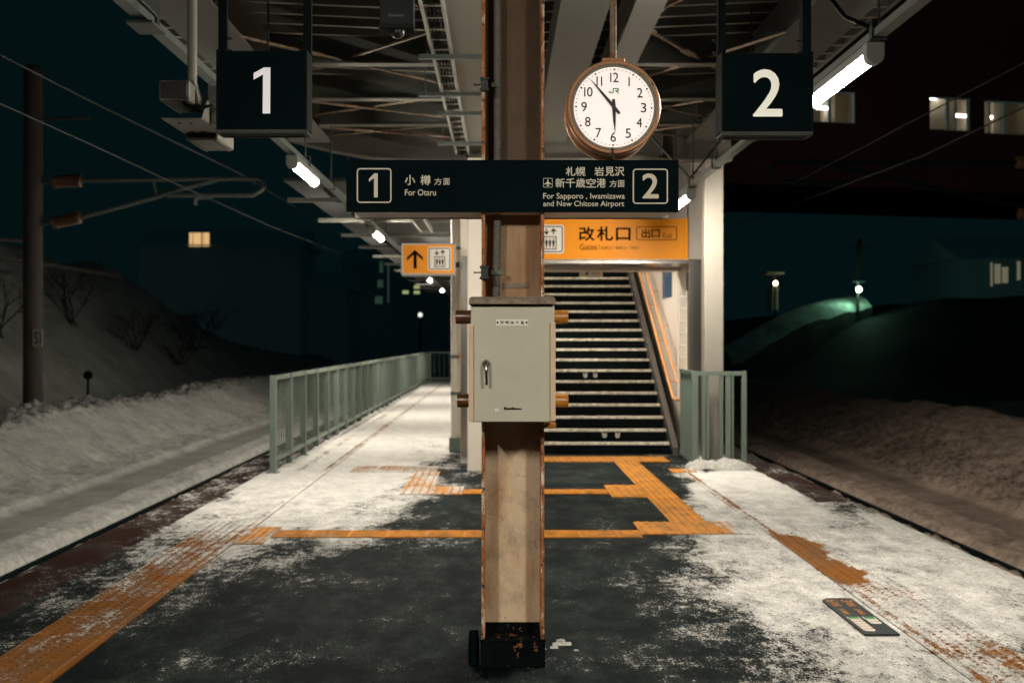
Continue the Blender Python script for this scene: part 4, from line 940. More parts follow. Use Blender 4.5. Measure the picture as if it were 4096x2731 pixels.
def slope_box(x0, x1, ya, yb, lo_, hi_):
    z = lambda y: (y-Y0)*sl
    return MB().hexa([(x0, ya, max(z(ya)+lo_, 0)), (x1, ya, max(z(ya)+lo_, 0)), (x1, yb, z(yb)+lo_), (x0, yb, z(yb)+lo_)], [(x0, ya, z(ya)+hi_), (x1, ya, z(ya)+hi_), (x1, yb, z(yb)+hi_), (x0, yb, z(yb)+hi_)])
slope_box(2.275, 2.345, 14.85, 23, -.3, .24).build('stringer', 'stringer', stc)
slope_box(-.38, -.255, 14.85, 23, -.3, .30).build('stringer', 'stringer', stc)
for xh, dz in ((2.40, .86), (2.345, .64)):
    z = lambda y: (y-Y0)*sl+dz
    k = MB(); k.tube([(xh+.11, 15.2, z(15.3)-.02), (xh+.03, 15.2, z(15.3)-.02), (xh, 15.3, z(15.3))]+[(xh, y, z(y)) for y in (16, 18, 20, 22.5)], .019, 10)
    for y in (15.8, 16.9, 18, 19.1, 20.2): k.tube([(xh, y, z(y)), (xh+.03, y, z(y)-.05), (2.52, y, z(y)-.05)], .008, 6)
    k.build('handrail', 'rail_orange', stc, smooth=True)
YH = 14.8
shs = thing('stair_house', 'white walled stair enclosure with steel columns rising to the overhead hall', 'building', (1.1, 18, 0))
MB().box(2.52, 2.66, 14.9, 27, 0, 7.2).build('side_wall', 'white_paint', shs)
MB().box(-.50, -.385, 14.0, 42, 0, 3.45).build('side_wall', 'white_paint', shs)
MB().box(-.50, -.385, 14.9, 27, 3.45, 7.2).build('upper_wall', 'white_paint', shs)
MB().box(W(2818, 0, 13.7).x, W(2895, 0, 13.7).x, 13.7, 13.93, 0, zg+.3).build('steel_column', 'col_paint', shs, bevel=.012)
MB().box(-.387, -.12, 13.05, 13.29, 0, zg+.0).build('steel_column', 'white_paint', shs, bevel=.012)
MB().box(W(2755, 0, YH).x, 2.70, YH, YH+.1, 0, 2.585).build('door_jamb', 'stainless', shs, bevel=.004)
MB().box(2.505, 2.519, 14.91, 15.22, 0, 2.5).build('jamb_return', 'stainless', shs)
MB().box(-.49, -.40, 13.75, 13.99, .1, 2.55).build('door_jamb', 'stainless', shs, bevel=.004)
k = MB(); k.box(W(2755, 0, YH).x, 2.70, YH, YH+.09, 2.589, 3.75); k.box(-.38, W(2751, 0, YH).x, YH+.05, YH+.1, 3.125, 3.75); k.build('fascia', 'panelgrey', shs)
k = MB(); k.box(-.38, W(2752, 0, YH).x, YH+.0, YH+.9, 2.535, 2.575); k.build('soffit', 'stainless', shs)
k = MB(); k.box(-.38, 2.515, YH+.91, YH+1.3, 2.5, 3.1); k.hexa([(-.38, YH+1.31, 2.62), (2.515, YH+1.31, 2.62), (2.515, 27, 8.2), (-.38, 27, 8.2)], [(-.38, YH+1.31, 2.72), (2.515, YH+1.31, 2.72), (2.515, 27, 8.3), (-.38, 27, 8.3)])
k.build('ceiling', 'white_paint', shs)
k = MB(); k.box(-.5, 2.66, YH+.11, 27, 8.31, 8.4); k.box(-.5, 2.66, YH+.11, YH+.2, 3.76, 8.3); k.build('roof', 'panelgrey', shs)
# lamps under the sloping stair ceiling
for yy, lb in ((16.6, 'lit lamp under the stair ceiling just inside the orange header'), (19.5, 'lit lamp under the stair ceiling higher up the flight')):
    zc = 2.62+(yy-YH-1.31)*(8.2-2.62)/(27-YH-1.31)
    t = thing('stair_lamp', lb, 'lamp', (1.1, yy, zc-.1), 'lamps under the stair ceiling')
    MB().box(.45, 1.75, yy-.08, yy+.08, zc-.07, zc-.03).build('housing', 'lampbody', t)
    MB().box(.47, 1.73, yy-.06, yy+.06, zc-.10, zc-.0705).build('diffuser', glow('lit_stair_diffuser', LAMPCOL, 100.), t)
# orange header sign
hs = thing('gates_sign', 'wide orange sign for the ticket gates and exit over the stairs', 'sign', (1, YH, 2.585))
a = W(1930, 875, YH); b = W(2751, 1038, YH)
MB().box(-.38, b.x, YH-.03, YH+.04, b.z, a.z).build('panel', 'orange', hs, bevel=.003)
MB().box(-.38, b.x, YH-.033, YH+.045, b.z-.012, b.z-.0005).build('lower_trim', 'alu', hs)
h1, h2 = plane(YH-.032), plane(YH-.034)
elevator_icon(hs, 2141, 899, 115, h1, h2)
k = MB(); text(k, '改', (2317, 908, 2377, 962), h1, .03); text(k, '札', (2389, 907, 2451, 962), h1, .03); text(k, '口', (2465, 912, 2521, 961), h1, .03); k.build('gates_lettering', 'signdark', hs); k = MB()
text(k, '出', (2567, 916, 2600, 951), h1, .025); text(k, '口', (2606, 919, 2639, 950), h1, .025); k.build('exit_lettering', 'signdark', hs)
k = MB(); rr_ring(k, 2545, 906, 2708, 961, 8, 3.2, h1); text(k, 'Exit', (2652, 932, 2688, 952), h1, .006); k.build('exit_frame', 'signthin', hs); k = MB(); text(k, 'Gates', (2319, 977, 2387, 999), h1, .006); k.poly([h1(2396, 978), h1(2396, 998), h1(2397.5, 998), h1(2397.5, 978)])
text(k, '检票口', (2405, 985, 2442, 998), h1, .0); text(k, '/', (2446, 985, 2452, 998), h1, 0); text(k, '檢票口', (2461, 985, 2499, 998), h1, 0); text(k, '/', (2503, 985, 2509, 998), h1, 0); text(k, '개찰구', (2520, 985, 2556, 998), h1, 0)
k.build('small_lettering', 'signthin', hs)
# small orange elevator sign
YE = 13.6; a = W(1605, 973, YE); b = W(1822, 1100, YE)
es = thing('elevator_sign', 'small orange sign with an arrow and an elevator symbol beside the white pipe', 'sign', ((a.x+b.x)/2, YE, b.z))
MB().box(a.x, b.x, YE, YE+.2, b.z, a.z).build('case', 'alu', es, bevel=.004)
c = W(1611, 979, YE-.003); d_ = W(1815, 1093, YE-.003); MB().box(c.x, d_.x, YE-.003, YE-.0005, d_.z, c.z).build('panel', 'orange', es)
e1, e2 = plane(YE-.005), plane(YE-.0065)
ar = [(1660, 999), (1692, 1029), (1692, 1042), (1667, 1019), (1667, 1074), (1654, 1074), (1654, 1019), (1628, 1042), (1628, 1029)]
MB().poly([e1(*q) for q in ar][::-1]).build('arrow', 'signdark', es)
elevator_icon(es, 1711, 988, 94, e1, e2)
MB().box(b.x, -.5, YE+.06, YE+.14, b.z+.1, b.z+.16).build('wall_arm', 'alu_dark', es)
# notice over the first steps, poster, white rack on the wall
a = W(2318, 1077, 16); b = W(2410, 1108, 16)
nt_ = thing('ceiling_notice', 'small beige notice board hanging over the first steps', 'notice', ((a.x+b.x)/2, 16, b.z))
MB().box(a.x, b.x, 15.98, 16.02, b.z, a.z).build('board', 'white_paint', nt_, bevel=.003)
MB().box(a.x+.01, b.x-.01, 15.985, 16.015, a.z+.0005, 2.499).build('hanger_plate', 'hood', nt_)
k = MB(); rr_fill(k, 2342, 1088, 2354, 1100, 2, plane(15.977)); k.build('pictogram', 'blue', nt_)
k = MB(); text(k, '案内', (2366, 1089, 2398, 1099), plane(15.977), 0); k.build('notice_lettering', 'brand', nt_)
YP = 2.515*FPX/(2668-VX)
a, b = W(2668, 1075, YP).z, W(2668, 1165, YP).z
tag(MB().box(2.508, 2.517, 2.515*FPX/(2687-VX), 2.515*FPX/(2651-VX), b-.1, a+.1).build('poster', 'poster'), 'narrow blue and white poster on the white stair wall', 'poster')
rk = thing('wall_ladder', 'white ladder rack fixed to the stair wall by the jamb', 'rack', (2.47, 14.96, 1))
xa, xb = W(2712, 0, 14.92).x, W(2743, 0, 14.92).x
for xx in (xa, xb): MB().tube([(xx, 14.87, .75), (xx, 14.87, 2.18)], .014, 8).build('upright', 'white_paint', rk, smooth=True)
for i in range(9): MB().tube([(xa, 14.87, .82+i*.16), (xb, 14.87, .82+i*.16)], .009, 8).build('rung', 'white_paint', rk)

# white drain pipe on the stair house
dpx = thing('drain_pipe', 'round white drain pipe with clamps beside the stair enclosure', 'pipe', (-.615, 15.4, 0))
xpp = (W(1803, 0, 15.4).x+W(1843, 0, 15.4).x)/2
MB().tube([(xpp, 15.4, .14), (xpp, 15.4, 3.7)], .066, 24).build('pipe', 'white_paint', dpx, smooth=True)
MB().box(xpp-.085, xpp+.085, 15.3, 15.5, 0, .20).build('foot_box', 'fence', dpx, bevel=.006)
for zc in (1.30, .80, 2.78):
    k = MB(); k.tube([(xpp, 15.4, zc-.02), (xpp, 15.4, zc+.02)], .073, 20); k.box(xpp, -.5, 15.38, 15.42, zc-.015, zc+.015)
    k.build('clamp', 'galv', dpx)
MB().sphere((xpp+.07, 15.3, 1.30), .03, 8).build('valve_knob', 'rail_orange', dpx, smooth=True)
tag(MB().sphere(W(1806, 1278, 45), .05, 8).build('signal_light', 'lamp_red'), 'tiny red signal light beside the white pipe', 'signal light')

# ================================================================ FENCES
def fence_run(name, label, p, q, n, hh=1.12, bars=7, gap=.12):
    p, q = Vector(p), Vector(q); d = (q-p)/n; u = d.normalized(); s = Vector((-u.y, u.x, 0)); U = Vector((0, 0, 1))
    t = thing(name, label, 'fence', (p+q)/2)
    def bar(k, c, w, dep, z0, z1):
        a = [c-u*w/2-s*dep/2, c+u*w/2-s*dep/2, c+u*w/2+s*dep/2, c-u*w/2+s*dep/2]
        k.hexa([x+U*z0 for x in a], [x+U*z1 for x in a])
    for i in range(n+1):
        k = MB(); bar(k, p+d*i, .06, .07, 0, hh); k.build('post', 'fence', t, bevel=.003)
        k = MB(); bar(k, p+d*i+u*.0, .11, .14, 0, .012); k.build('foot_plate', 'fence', t)
    L = d.length
    for i in range(n):
        k = MB(); a = p+d*i
        bar(k, a+d*.5, L-.064, .05, hh-.055, hh-.005); bar(k, a+d*.5, L-.064, .045, gap, gap+.05)
        for j in range(bars): bar(k, a+u*(.06+(L-.12)*(j+.5)/bars), .016, .009, gap+.0505, hh-.0555)
        k.build('railing_panel', 'fence', t)
    return t
fence_run('platform_fence', 'long green steel railing fence along the edge of platform 1', (-2.62, 12.95, 0), (-2.62, 40.9, 0), 28)
fence_run('end_fence', 'green railing closing the far end of platform 1 beside the white pipe', (-2.56, 40.9, 0), (-.55, 40.9, 0), 2, 1.12, 5)
rf = thing('corner_fence', 'short green railing cage around the white column beside the stairs', 'fence', (2.6, 13.5, 0))
xa, xb = W(2779, 0, 13.5).x, W(2976, 0, 13.5).x; zt = W(0, 1484, 13.5).z; zb2 = W(0, 1850, 13.5).z
for xx, w in ((xa, .075), (xb, .055)): MB().box(xx-w/2, xx+w/2, 13.47, 13.53, 0 if xx == xa else zb2-.03, zt).build('post', 'fence', rf, bevel=.003)
MB().box(xa+.09, xa+.125, 13.475, 13.525, .05, zt-.055).build('post', 'fence', rf, bevel=.003)
k = MB(); k.box(xa+.04, xb-.03, 13.475, 13.525, zt-.052, zt-.002); k.box(xa+.04, xb-.03, 13.475, 13.525, zb2-.02, zb2+.035)
for u, w in ((2830, .03), (2883, .03), (2912, .06), (2930, .022)):
    c = W(u, 0, 13.5).x; k.box(c-w/2, c+w/2, 13.48, 13.52, zb2+.0355, zt-.0525)
k.build('railing_panel', 'fence', rf)
k = MB(); dxy = Vector((2.36-xa, 14.75-13.55, 0)); u = dxy.normalized(); s = Vector((-u.y, u.x, 0))*.02
for z0_, z1_ in ((zt-.052, zt-.002), (zb2-.02, zb2+.035)):
    a = Vector((xa, 13.55, 0)); b = a+dxy; k.hexa([v+Vector((0, 0, z0_)) for v in (a-s, b-s, b+s, a+s)], [v+Vector((0, 0, z1_)) for v in (a-s, b-s, b+s, a+s)])
for j in range(11):
    c = Vector((xa, 13.6, 0))+dxy*(j+.5)/11.6; w = u*.011
    k.hexa([v+Vector((0, 0, zb2+.036)) for v in (c-w-s*.7, c+w-s*.7, c+w+s*.7, c-w+s*.7)], [v+Vector((0, 0, zt-.053)) for v in (c-w-s*.7, c+w-s*.7, c+w+s*.7, c-w+s*.7)])
k.build('railing_panel', 'fence', rf)

# ================================================================ FLOOR STICKER (boarding position)
fs = thing('floor_sticker', 'black boarding position sticker on the snowy platform near track 2', 'floor sign', (1.965, 6.2, 0))
fx0, fx1, fy0, fy1 = 1.872, 2.055, 5.79, 6.60
k = MB(); pts = [(fx0, fy0), (fx1, fy0), (fx1, fy1), (fx0+.04, fy1), (fx0, fy1-.05)]
k.prism([(x, y, .004) for x, y in pts], (0, 0, .008)); k.build('sheet', 'sticker', fs)
ft = lambda zz: (lambda u, v: Vector((fx0+u*(fx1-fx0), fy1-v*(fy1-fy0), zz)))     # v runs toward the viewer, u across
# lettering is turned a quarter: it reads along the platform edge
def turned(k, body, u_top, v0, u_bot, v1, bold=.01):
    V, F = glyphs(body, 0); lo, hi = V.min(0), V.max(0); n = (V-lo)/(hi-lo); mp = ft(.0135)
    k.add([mp(u_bot+b*(u_top-u_bot), v0+a*(v1-v0)) for a, b in n], F)
for uo, dg_ in ((.09, '6'), (.56, '3')):
    k = MB()
    turned(k, dg_, uo+.34, .07, uo, .125, .02); turned(k, '両編', uo+.30, .145, uo+.02, .26, .0); 
    turned(k, dg_, uo+.24, .335, uo+.06, .365, .01); turned(k, '両編成', uo+.24, .38, uo+.04, .50, .0); k.build('sticker_lettering', 'stick_or', fs)
g_ = MB(); w_ = MB()
def quad(k, u0, v0, u1, v1, z): mp = ft(z); k.poly([mp(u0, v1), mp(u1, v1), mp(u1, v0), mp(u0, v0)])
for uo, nb in ((.09, 5), (.56, 2)):
    quad(w_, uo-.01, .555, uo+.36, .615, .0130); quad(g_, uo+.02, .56, uo+.33, .61, .0140)
    for i in range(nb):
        v = .625+i*.063
        if i < nb-1: quad(w_, uo+.01, v, uo+.35, v+.054, .0135)
        else:
            mp = ft(.0135); w_.poly([mp(uo+.01, v+.035), mp(uo+.08, v+.06), mp(uo+.28, v+.06), mp(uo+.35, v+.035), mp(uo+.35, v), mp(uo+.01, v)])
g_.build('green_car_mark', 'stick_gr', fs); w_.build('white_car_mark', 'stick_wh', fs)

# ================================================================ OVERHEAD LINE ON EACH SIDE
YPo = 25.0
pl = thing('catenary_pole', 'tall concrete catenary pole with a bracket arm on the snowy bank of track 1', 'pole', (W(132, 0, YPo).x, YPo, -.4))
xp = W(132, 0, YPo).x
MB().tube([(xp, YPo, -.6), (xp, YPo, 7.55), (xp, YPo, 7.62)], [.215, .20, .16], 24).build('pole', 'concrete', pl, smooth=True)
Q = lambda u, v: W(u*.46870, 600+v*.46870, YPo)
arm = MB(); arm.tube([Q(700, 262), Q(1500, 250), Q(2200, 243), Q(2240, 262), Q(2258, 300), Q(2235, 338), Q(2160, 384), Q(1900, 384), Q(1430, 387)], .055, 10)
arm.tube([Q(690, 575), Q(1300, 410), Q(1600, 318), Q(1850, 255)], .055, 10); arm.tube([Q(1305, 265), Q(1335, 375)], .03, 8)
arm.tube([Q(1800, 400), Q(1700, 405), Q(1665, 425), Q(1668, 470)], .05, 8)
arm.build('bracket_arm', 'galv', pl, smooth=True)
for p0, p1 in (((490, 267), (700, 262)), ((482, 615), (690, 573))):
    a, b = Q(*p0), Q(*p1); n = 26
    MB().tube([a+(b-a)*i/n for i in range(n+1)], [.145 if i % 2 else .10 for i in range(n+1)], 14).build('insulator', 'insul', pl)
    c = Q(p0[0]-30, p0[1]+6); MB().tube([c, c+(b-a).normalized()*.09], .15, 14).build('insulator_cap', 'insul', pl)
    MB().tube([c, Vector((xp+.19, YPo, c.z-.04))], .05, 8).build('arm_socket', 'galv', pl)
a = W(131, 1318, YPo-.22); b = W(169, 1386, YPo-.22)
npn = MB().box(a.x, b.x, YPo-.235, YPo-.205, b.z, a.z).build('number_plate', 'dull_white', pl)
k = MB(); text(k, '51', (137, 1328, 164, 1376), plane(YPo-.237), .01); k.build('plate_lettering', 'signdark', npn)
MB().tube([(xp+.15, YPo-.1, 6.4), (xp+1.3, YPo-.1, 6.45)], .03, 6).build('feeder_arm', 'concrete', pl)
def wire(label, pts, r=.012, m='wire'):
    # gentle curve through measured points
    tag(MB().tube(pts, r, 6, cap=True).build('overhead_wire', m, smooth=True), label, 'wire', 'overhead line wires')
wire('upper messenger wire over track 1 crossing in front of the concrete pole', [W(-300, 90, 10.2), W(0, 220, 11.46), W(375, 412, 14.3), W(950, 690, 21.8), W(1500, 1020, 48)], .008)
wire('lower contact wire over track 1 sagging below the messenger wire', [W(-300, 300, 9.8), W(0, 415, 11), W(370, 581, 13.6), W(650, 712, 16.6), W(1100, 912, 24.4), W(1480, 1060, 48)], .007)
wire('dark thick cable strung across the snowy hillside behind the concrete pole', [W(-60, 1015, 26), W(90, 1046, 28), W(250, 1068, 31), W(480, 1106, 38)], .05, 'twig')
wire('dark thin cable along the top of the snowy hillside', [W(-60, 955, 27), W(90, 965, 28), W(170, 958, 30)], .045, 'twig')
wire('contact wire over track 2 rising past the lit station windows', [W(4400, 100, 10.4), W(4096, 253, 11.6), W(3840, 385, 13.2), W(3450, 590, 17), W(3120, 760, 22), W(2800, 900, 40)], .009, 'wire_dark')
wire('lower contact wire over track 2 in front of the brown station wall', [W(4300, 330, 10.8), W(4096, 430, 11.7), W(3700, 620, 14.5), W(3380, 740, 17.8), W(2950, 900, 30)], .009, 'wire_dark')
pr = thing('catenary_pole', 'dark catenary pole and bracket arm in front of the brown station wall', 'pole', (W(4290, 0, 22).x, 22, -.8))
xq = W(4290, 0, 22).x
MB().tube([(xq, 22, -.9), (xq, 22, 6.6)], .18, 18).build('pole', 'concrete', pr, smooth=True)
Q2 = lambda u, v: W(2996+u*.4687, 600+v*.4687, 22)
arm = MB(); arm.tube([Q2(2600, 105), Q2(1500, 112), Q2(260, 105), Q2(200, 130), Q2(175, 175), Q2(200, 240), Q2(280, 275), Q2(800, 282)], .045, 8); arm.tube([Q2(2700, 560), Q2(1900, 400), Q2(1100, 220), Q2(650, 125)], .045, 8)
arm.build('bracket_arm', 'black_paint', pr, smooth=True)
for p0, p1 in (((2280, 108), (2450, 108)), ((2300, 540), (2450, 560))):
    a, b = Q2(*p0), Q2(*p1); MB().tube([a+(b-a)*i/16 for i in range(17)], [.12 if i % 2 else .08 for i in range(17)], 12).build('insulator', 'insul', pr)

# ================================================================ STATION HALL OVER THE TRACKS
sb = thing('station_hall', 'dark brown station hall bridging the tracks with lit square windows', 'building', (10, 29, 5.4))
def wy(px): xr = px-VX; return (28-1.321)/(1-.238*xr/FPX)
def S(px, py, off=0):
    p = W(px, py, wy(px)); return p+Vector((-.2315, .9728, 0))*off
e_w = Vector((.9728, .2315, 0)); n_in = Vector((-.2315, .9728, 0))
O = Vector((5.55, 28, 0))
def sl_(px): return (W(px, 0, wy(px)).xy-O.xy).dot(e_w.xy)
zbot = 5.45
wins = [(3225, 3424, 361, 494), (3720, 3884, 387, 526), (3938, 4120, 403, 541)]
WN = []
for a, b, c, d_ in wins:
    zt_ = (S(a, c).z+S(b, c+4).z)/2; zb_ = (S(a, d_-5).z+S(b, d_).z)/2; WN.append((sl_(a), sl_(b), zb_, zt_))
s0, s1, ztop = -3.2, 30, 17.0
def wbox(k, sa, sb_, za, zb_, d0, d1):
    f = lambda s, d, z: O+e_w*s+n_in*d+Vector((0, 0, z))
    k.hexa([f(sa, d0, za), f(sb_, d0, za), f(sb_, d1, za), f(sa, d1, za)], [f(sa, d0, zb_), f(sb_, d0, zb_), f(sb_, d1, zb_), f(sa, d1, zb_)])
k = MB(); cur = s0
for sa, sb_, za, zb_ in WN:
    wbox(k, cur, sa, zbot, ztop, 0, .2); wbox(k, sa, sb_, zbot, za, 0, .2); wbox(k, sa, sb_, zb_, ztop, 0, .2); cur = sb_
wbox(k, cur, s1, zbot, ztop, 0, .2); k.build('outer_wall', 'wall_brown', sb)
k = MB(); wbox(k, s0, s1, zbot-.1, zbot-.001, .12, 5); k.build('underside', 'far_house', sb)
k = MB(); wbox(k, s0, s1, ztop+.001, ztop+.15, -.1, 5); k.build('roof', 'far_house', sb)
for i, (sa, sb_, za, zb_) in enumerate(WN):
    w = MB(); t_ = .035
    wbox(w, sa, sb_, za, za+t_, .05, .11); wbox(w, sa, sb_, zb_-t_, zb_, .05, .11); wbox(w, sa, sa+t_, za+t_, zb_-t_, .05, .11); wbox(w, sb_-t_, sb_, za+t_, zb_-t_, .05, .11)
    m_ = sa+(sb_-sa)*(.47 if i else .5); wbox(w, m_-.03, m_+.03, za+t_, zb_-t_, .04, .12)
    win = w.build('window', 'house', sb)
    r_ = MB(); wbox(r_, sa-.7, sb_+.7, za-.9, zb_+.35, 2.6, 2.65); wbox(r_, sa-.75, sa-.7, za-.9, zb_+.35, .21, 2.65); wbox(r_, sb_+.7, sb_+.75, za-.9, zb_+.35, .21, 2.65); wbox(r_, sa-.75, sb_+.75, zb_+.35, zb_+.4, .21, 2.65); wbox(r_, sa-.75, sb_+.75, za-.95, za-.9, .21, 2.65)
    if i == 1: wbox(r_, sa-.2, sa+.75, za-.2, za+.35, 1.8, 2.2)
    wbox(r_, sb_-.22, sb_+.1, za-.9, zb_+.35, 1.2, 1.4)
    r_.build('room', 'interior', win)
    tb = MB()
    for a in ((.06, .52), (.58, .9)) if i == 0 else ((-.1, .55), (.62, .72)) if i == 2 else ((.25, .8),):
        zz = zb_-(.22 if i != 1 else -.2); wbox(tb, sa+(sb_-sa)*a[0], sa+(sb_-sa)*a[1], zz-.035, zz+.035, 1.0, 1.07)
    tb.build('ceiling_tube', 'inner_tube', win)
    if i == 2: g2 = MB(); wbox(g2, sa-.3, sa+(sb_-sa)*.32, za-.1, za+.45, 2.0, 2.05); g2.build('green_board', 'greenboard', win)
    if i == 1: g2 = MB(); wbox(g2, sa+.05, sa+.7, zb_-.5, zb_-.15, 1.4, 1.5); g2.build('dark_sign', 'screen', win)

# ================================================================ FAR HOUSES, LAMPS, TREES IN THE DARK
def lot(name, label, x, y, z, w, d, h, wl, m):
    hm = m or 'house'
    t = thing(name, label, 'house', (x, y+d/2, z))
    MB().box(x-w/2, x+w/2, y, y+d, z, z+h).build('outer_wall', hm, t)
    k = MB(); k.add([(x-w/2-.3, y-.3, z+h+.001), (x+w/2+.3, y-.3, z+h+.001), (x+w/2+.3, y+d+.3, z+h+.001), (x-w/2-.3, y+d+.3, z+h+.001), (x-w/2-.3, y+d/2, z+h+1.6), (x+w/2+.3, y+d/2, z+h+1.6)], [(0, 1, 5, 4), (2, 3, 4, 5), (0, 4, 3), (1, 2, 5), (0, 3, 2, 1)]); k.build('roof', hm, t)
    for wi in wl:
        a, b, c, d_, mm = wi
        p, q = W(a, c, y-.04), W(b, d_, y-.04)
        f = MB(); f.box(p.x-.06, q.x+.06, y-.03, y-.001, q.z-.06, p.z+.06); fo = f.build('window', 'house', t)
        g_ = MB(); g_.box(p.x, q.x, y-.036, y-.031, q.z, p.z); g_.build('pane', mm, fo)
        if b-a > 50:
            n = MB()
            for fr in ((.16, .03), (.60, .05), (.70, .02)): n.box(p.x+fr[0]*(q.x-p.x), p.x+(fr[0]+fr[1])*(q.x-p.x), y-.045, y-.037, q.z, p.z)
            n.build('blind', 'house', fo)
    return t
lot('dark_house', 'dark house with one warm lit window beyond the snowy hillside', -21, 84, -1, 12, 8, 9.6, [(757, 837, 931, 986, 'win_warm')], None)
lot('dark_house', 'dark house with a narrow dim window beyond track 1', -14.5, 88, -1, 5, 8, 6.5, [(1184, 1196, 1078, 1130, 'win_dim'), (1056, 1066, 1069, 1079, 'lamp_small')], None)
lot('apartment_block', 'dark apartment block with four small yellow windows and dim green stairwell panes', -8, 95, -1, 11, 9, 9, [(1610, 1634, 1162, 1175, 'win_green'), (1656, 1679, 1142, 1154, 'win_green'), (1656, 1679, 1163, 1175, 'win_green'), (1518, 1532, 1045, 1090, 'win_teal'), (1550, 1556, 1060, 1210, 'win_teal'), (1510, 1532, 1120, 1150, 'win_teal'), (1500, 1530, 1185, 1215, 'win_teal')], None)
lot('dark_house', 'dark house with curtained lit windows on the hill beyond track 2', 33.5, 67, 2.6, 12, 8, 3.8, [(3962, 3971, 1050, 1145, 'win_dim'), (3978, 4003, 1056, 1134, 'win_dim'), (4008, 4033, 1068, 1132, 'win_dim'), (4068, 4082, 1045, 1120, 'win_dim')], None)
def street_lamp(label, px, py, Y, zg_, m, r=.12, sc=1.):
    p = W(px, py, Y); t = thing('street_lamp', label, 'street lamp', (p.x, Y, zg_))
    MB().tube([(p.x, Y+.15, zg_), (p.x, Y+.15, p.z+.4)], .07*sc, 8).build('pole', 'concrete', t, smooth=True)
    MB().box(p.x-.3*sc, p.x+.3*sc, Y-.2, Y+.3, p.z+.4, p.z+.46).build('lamp_hood', 'darkmetal', t)
    MB().sphere((p.x, Y, p.z), r, 10).build('lamp_globe', m, t, smooth=True)
street_lamp('street lamp with pale globe on the far bank beyond track 1', 1681, 1259, 80, -1, glow('pale_globe', (.9, .9, .75), 1.2), .16)
street_lamp('street lamp lighting the snowy lane beside the utility pole', 3436, 1158, 59, 2.4, M['lamp_white'], .12)
street_lamp('street lamp over a small lit shed beyond track 2', 3102, 1133, 62, 2.0, glow('yellow_globe', (1., .8, .45), 14.), .12)
up_ = thing('utility_pole', 'leaning utility pole with a cross arm lit by the lane lamp', 'pole', (W(3400, 0, 61).x, 61, 2.4))
a, b = W(3418, 1190, 61), W(3440, 955, 61); MB().tube([a+Vector((0, 0, -1)), b], [.16, .12], 12).build('pole', 'concrete', up_, smooth=True)
MB().box(b.x-.5, b.x+.5, 60.9, 61.0, b.z-.5, b.z-.42).build('cross_arm', 'concrete', up_)
sd = thing('shed', 'small pale shed under the street lamp beyond track 2', 'shed', (W(3101, 0, 63).x, 63, 2.))
a, b = W(3090, 1140, 63), W(3113, 1205, 63); MB().box(a.x, b.x, 63, 64.5, b.z-.5, a.z).build('wall', 'white_paint', sd)
c, d_ = W(3062, 1089, 62.9), W(3130, 1098, 62.9); MB().box(c.x, d_.x, 62.5, 65, d_.z, c.z).build('roof', 'white_paint', sd)
def shrub(x, y, z, h, label, seed, n=7):
    rg = random.Random(seed); k = MB()
    def grow(p, d, L, r, lv):
        q = p+d*L; m = p+d*L*.5+Vector((rg.uniform(-1, 1), rg.uniform(-1, 1), 0))*L*.08
        k.tube([p, m, q], [r, r*.8, r*.55], 5)
        if lv < 3:
            for _ in range(rg.choice((2, 3, 3))):
                nd = (d+Vector((rg.uniform(-.7, .7), rg.uniform(-.7, .7), rg.uniform(-.5, .3)))).normalized(); grow(p+d*L*rg.uniform(.5, 1), nd, L*rg.uniform(.5, .75), r*.6, lv+1)
    t = thing('bare_shrub', label, 'shrub', (x, y, z), 'bare shrubs on the snowy hillside')
    for i in range(n): grow(Vector((x+rg.uniform(-.2, .2), y+rg.uniform(-.2, .2), z)), Vector((rg.uniform(-.7, .7), rg.uniform(-.5, .5), rg.uniform(.5, 1))).normalized(), h*rg.uniform(.3, .5), .035, 0)
    k.build('branches', 'twig', t)
def hz(x, y): return float(.3+hillL(np.array([[-x]]), np.array([[y]]))[0, 0])
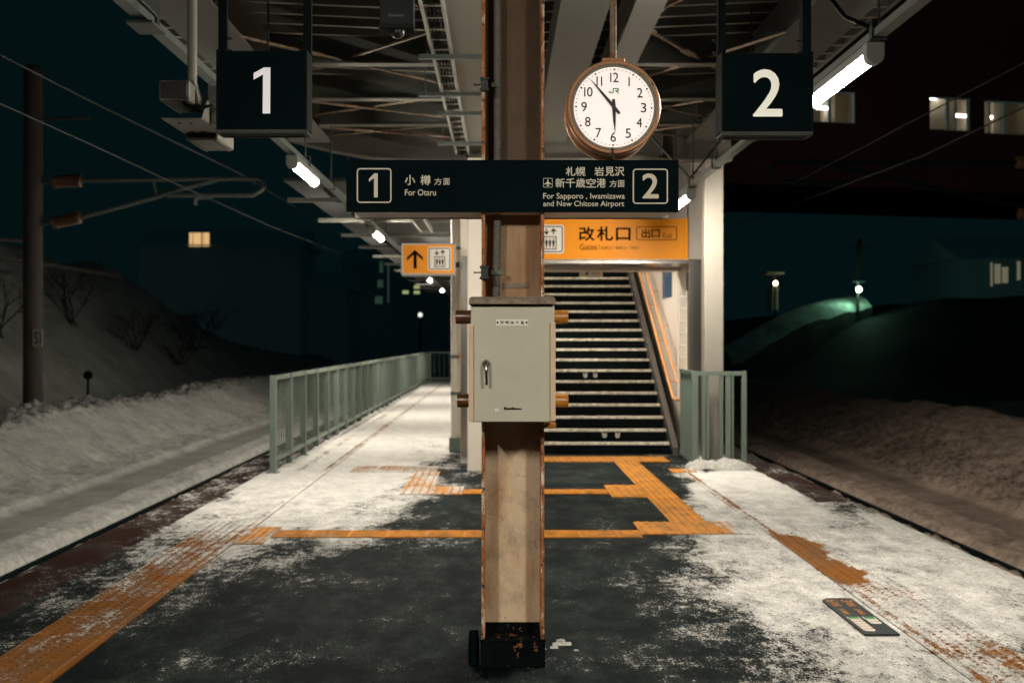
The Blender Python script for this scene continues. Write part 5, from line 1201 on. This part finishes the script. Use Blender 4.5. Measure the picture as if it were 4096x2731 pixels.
for i, (x, y, h, lb) in enumerate(((-15.2, 40, 3.6, 'tall bare shrub on the hillside just past the concrete pole'), (-14.4, 44, 2.6, 'low bare shrub on the hillside below the tall one'), (-14.2, 52, 3.2, 'bare shrub at the dark end of the hillside'),
                                   (-14.8, 33, 3.4, 'bare shrub on the hillside in front of the concrete pole'), (-15.6, 60, 3.0, 'farthest bare shrub where the hillside drops away'), (-13.4, 47, 1.8, 'small bare shrub at the foot of the hillside'))):
    shrub(x, y, hz(x, y)-.1, h, lb, i+3)
mk = thing('track_marker', 'small round-headed marker post in the snow below the hillside', 'marker', W(351, 1590, 32))
a, b = W(351, 1590, 32), W(352, 1500, 32); MB().tube([a+Vector((0, 0, -.3)), b], .035, 8).build('post', 'black_paint', mk)
k = MB(); k.lathe([(.0001, -.02), (.13, -.02), (.13, .02), (.0001, .02)], b, 18); k.build('disc', 'black_paint', mk)


# ================================================================ SNOW LYING PROUD OF THE PLATFORM
M['snow_lump'] = mat('lying_snow', (.40, .395, .375), .85, var=.35, scale=22, bump=.5, bscale=45, spec=.1)
def drift(x0, x1, y0, y1, h, label, seed, cell=.025, cut=.0):
    X, Y = np.meshgrid(np.arange(x0, x1, cell), np.arange(y0, y1, cell*1.4))
    u = (X-x0)/(x1-x0); v = (Y-y0)/(y1-y0); e = np.clip(4*u*(1-u)*4*v*(1-v), 0, 1)**.5
    Z = h*(e*(1.1+2.2*fbm(X*7+seed, Y*7, 4))-.35-cut+1.3*fbm(X*2.2+seed, Y*2.2, 3))
    o = grid_mesh('snow_drift', X, Y, np.maximum(Z, -.02), 'snow_lump'); o['kind'] = 'stuff'; o['label'] = label
drift(2.22, 3.05, 13.15, 13.75, .11, 'lumpy snow drift heaped round the foot of the corner railing', 3)
for n_, (px, py, r_) in enumerate(((2243, 2562, .018), (2230, 2574, .022), (2262, 2572, .024), (2216, 2587, .016), (2185, 2592, .012), (2305, 2598, .010))):
    x, y = G(px, py); drift(x-r_*1.3, x+r_*1.3, y-r_*1.5, y+r_*1.5, r_*.5, 'small broken snow lump on the asphalt beside the column foot', 9+n_*3, r_*.16, .1)
drift(3.10, 3.345, 4.6, 10.2, .022, 'thin snow ledge along the platform edge over track 2', 5)
drift(-2.74, -2.5, 13.0, 40, .05, 'snow drift lying along the foot of the long railing', 7, .05)
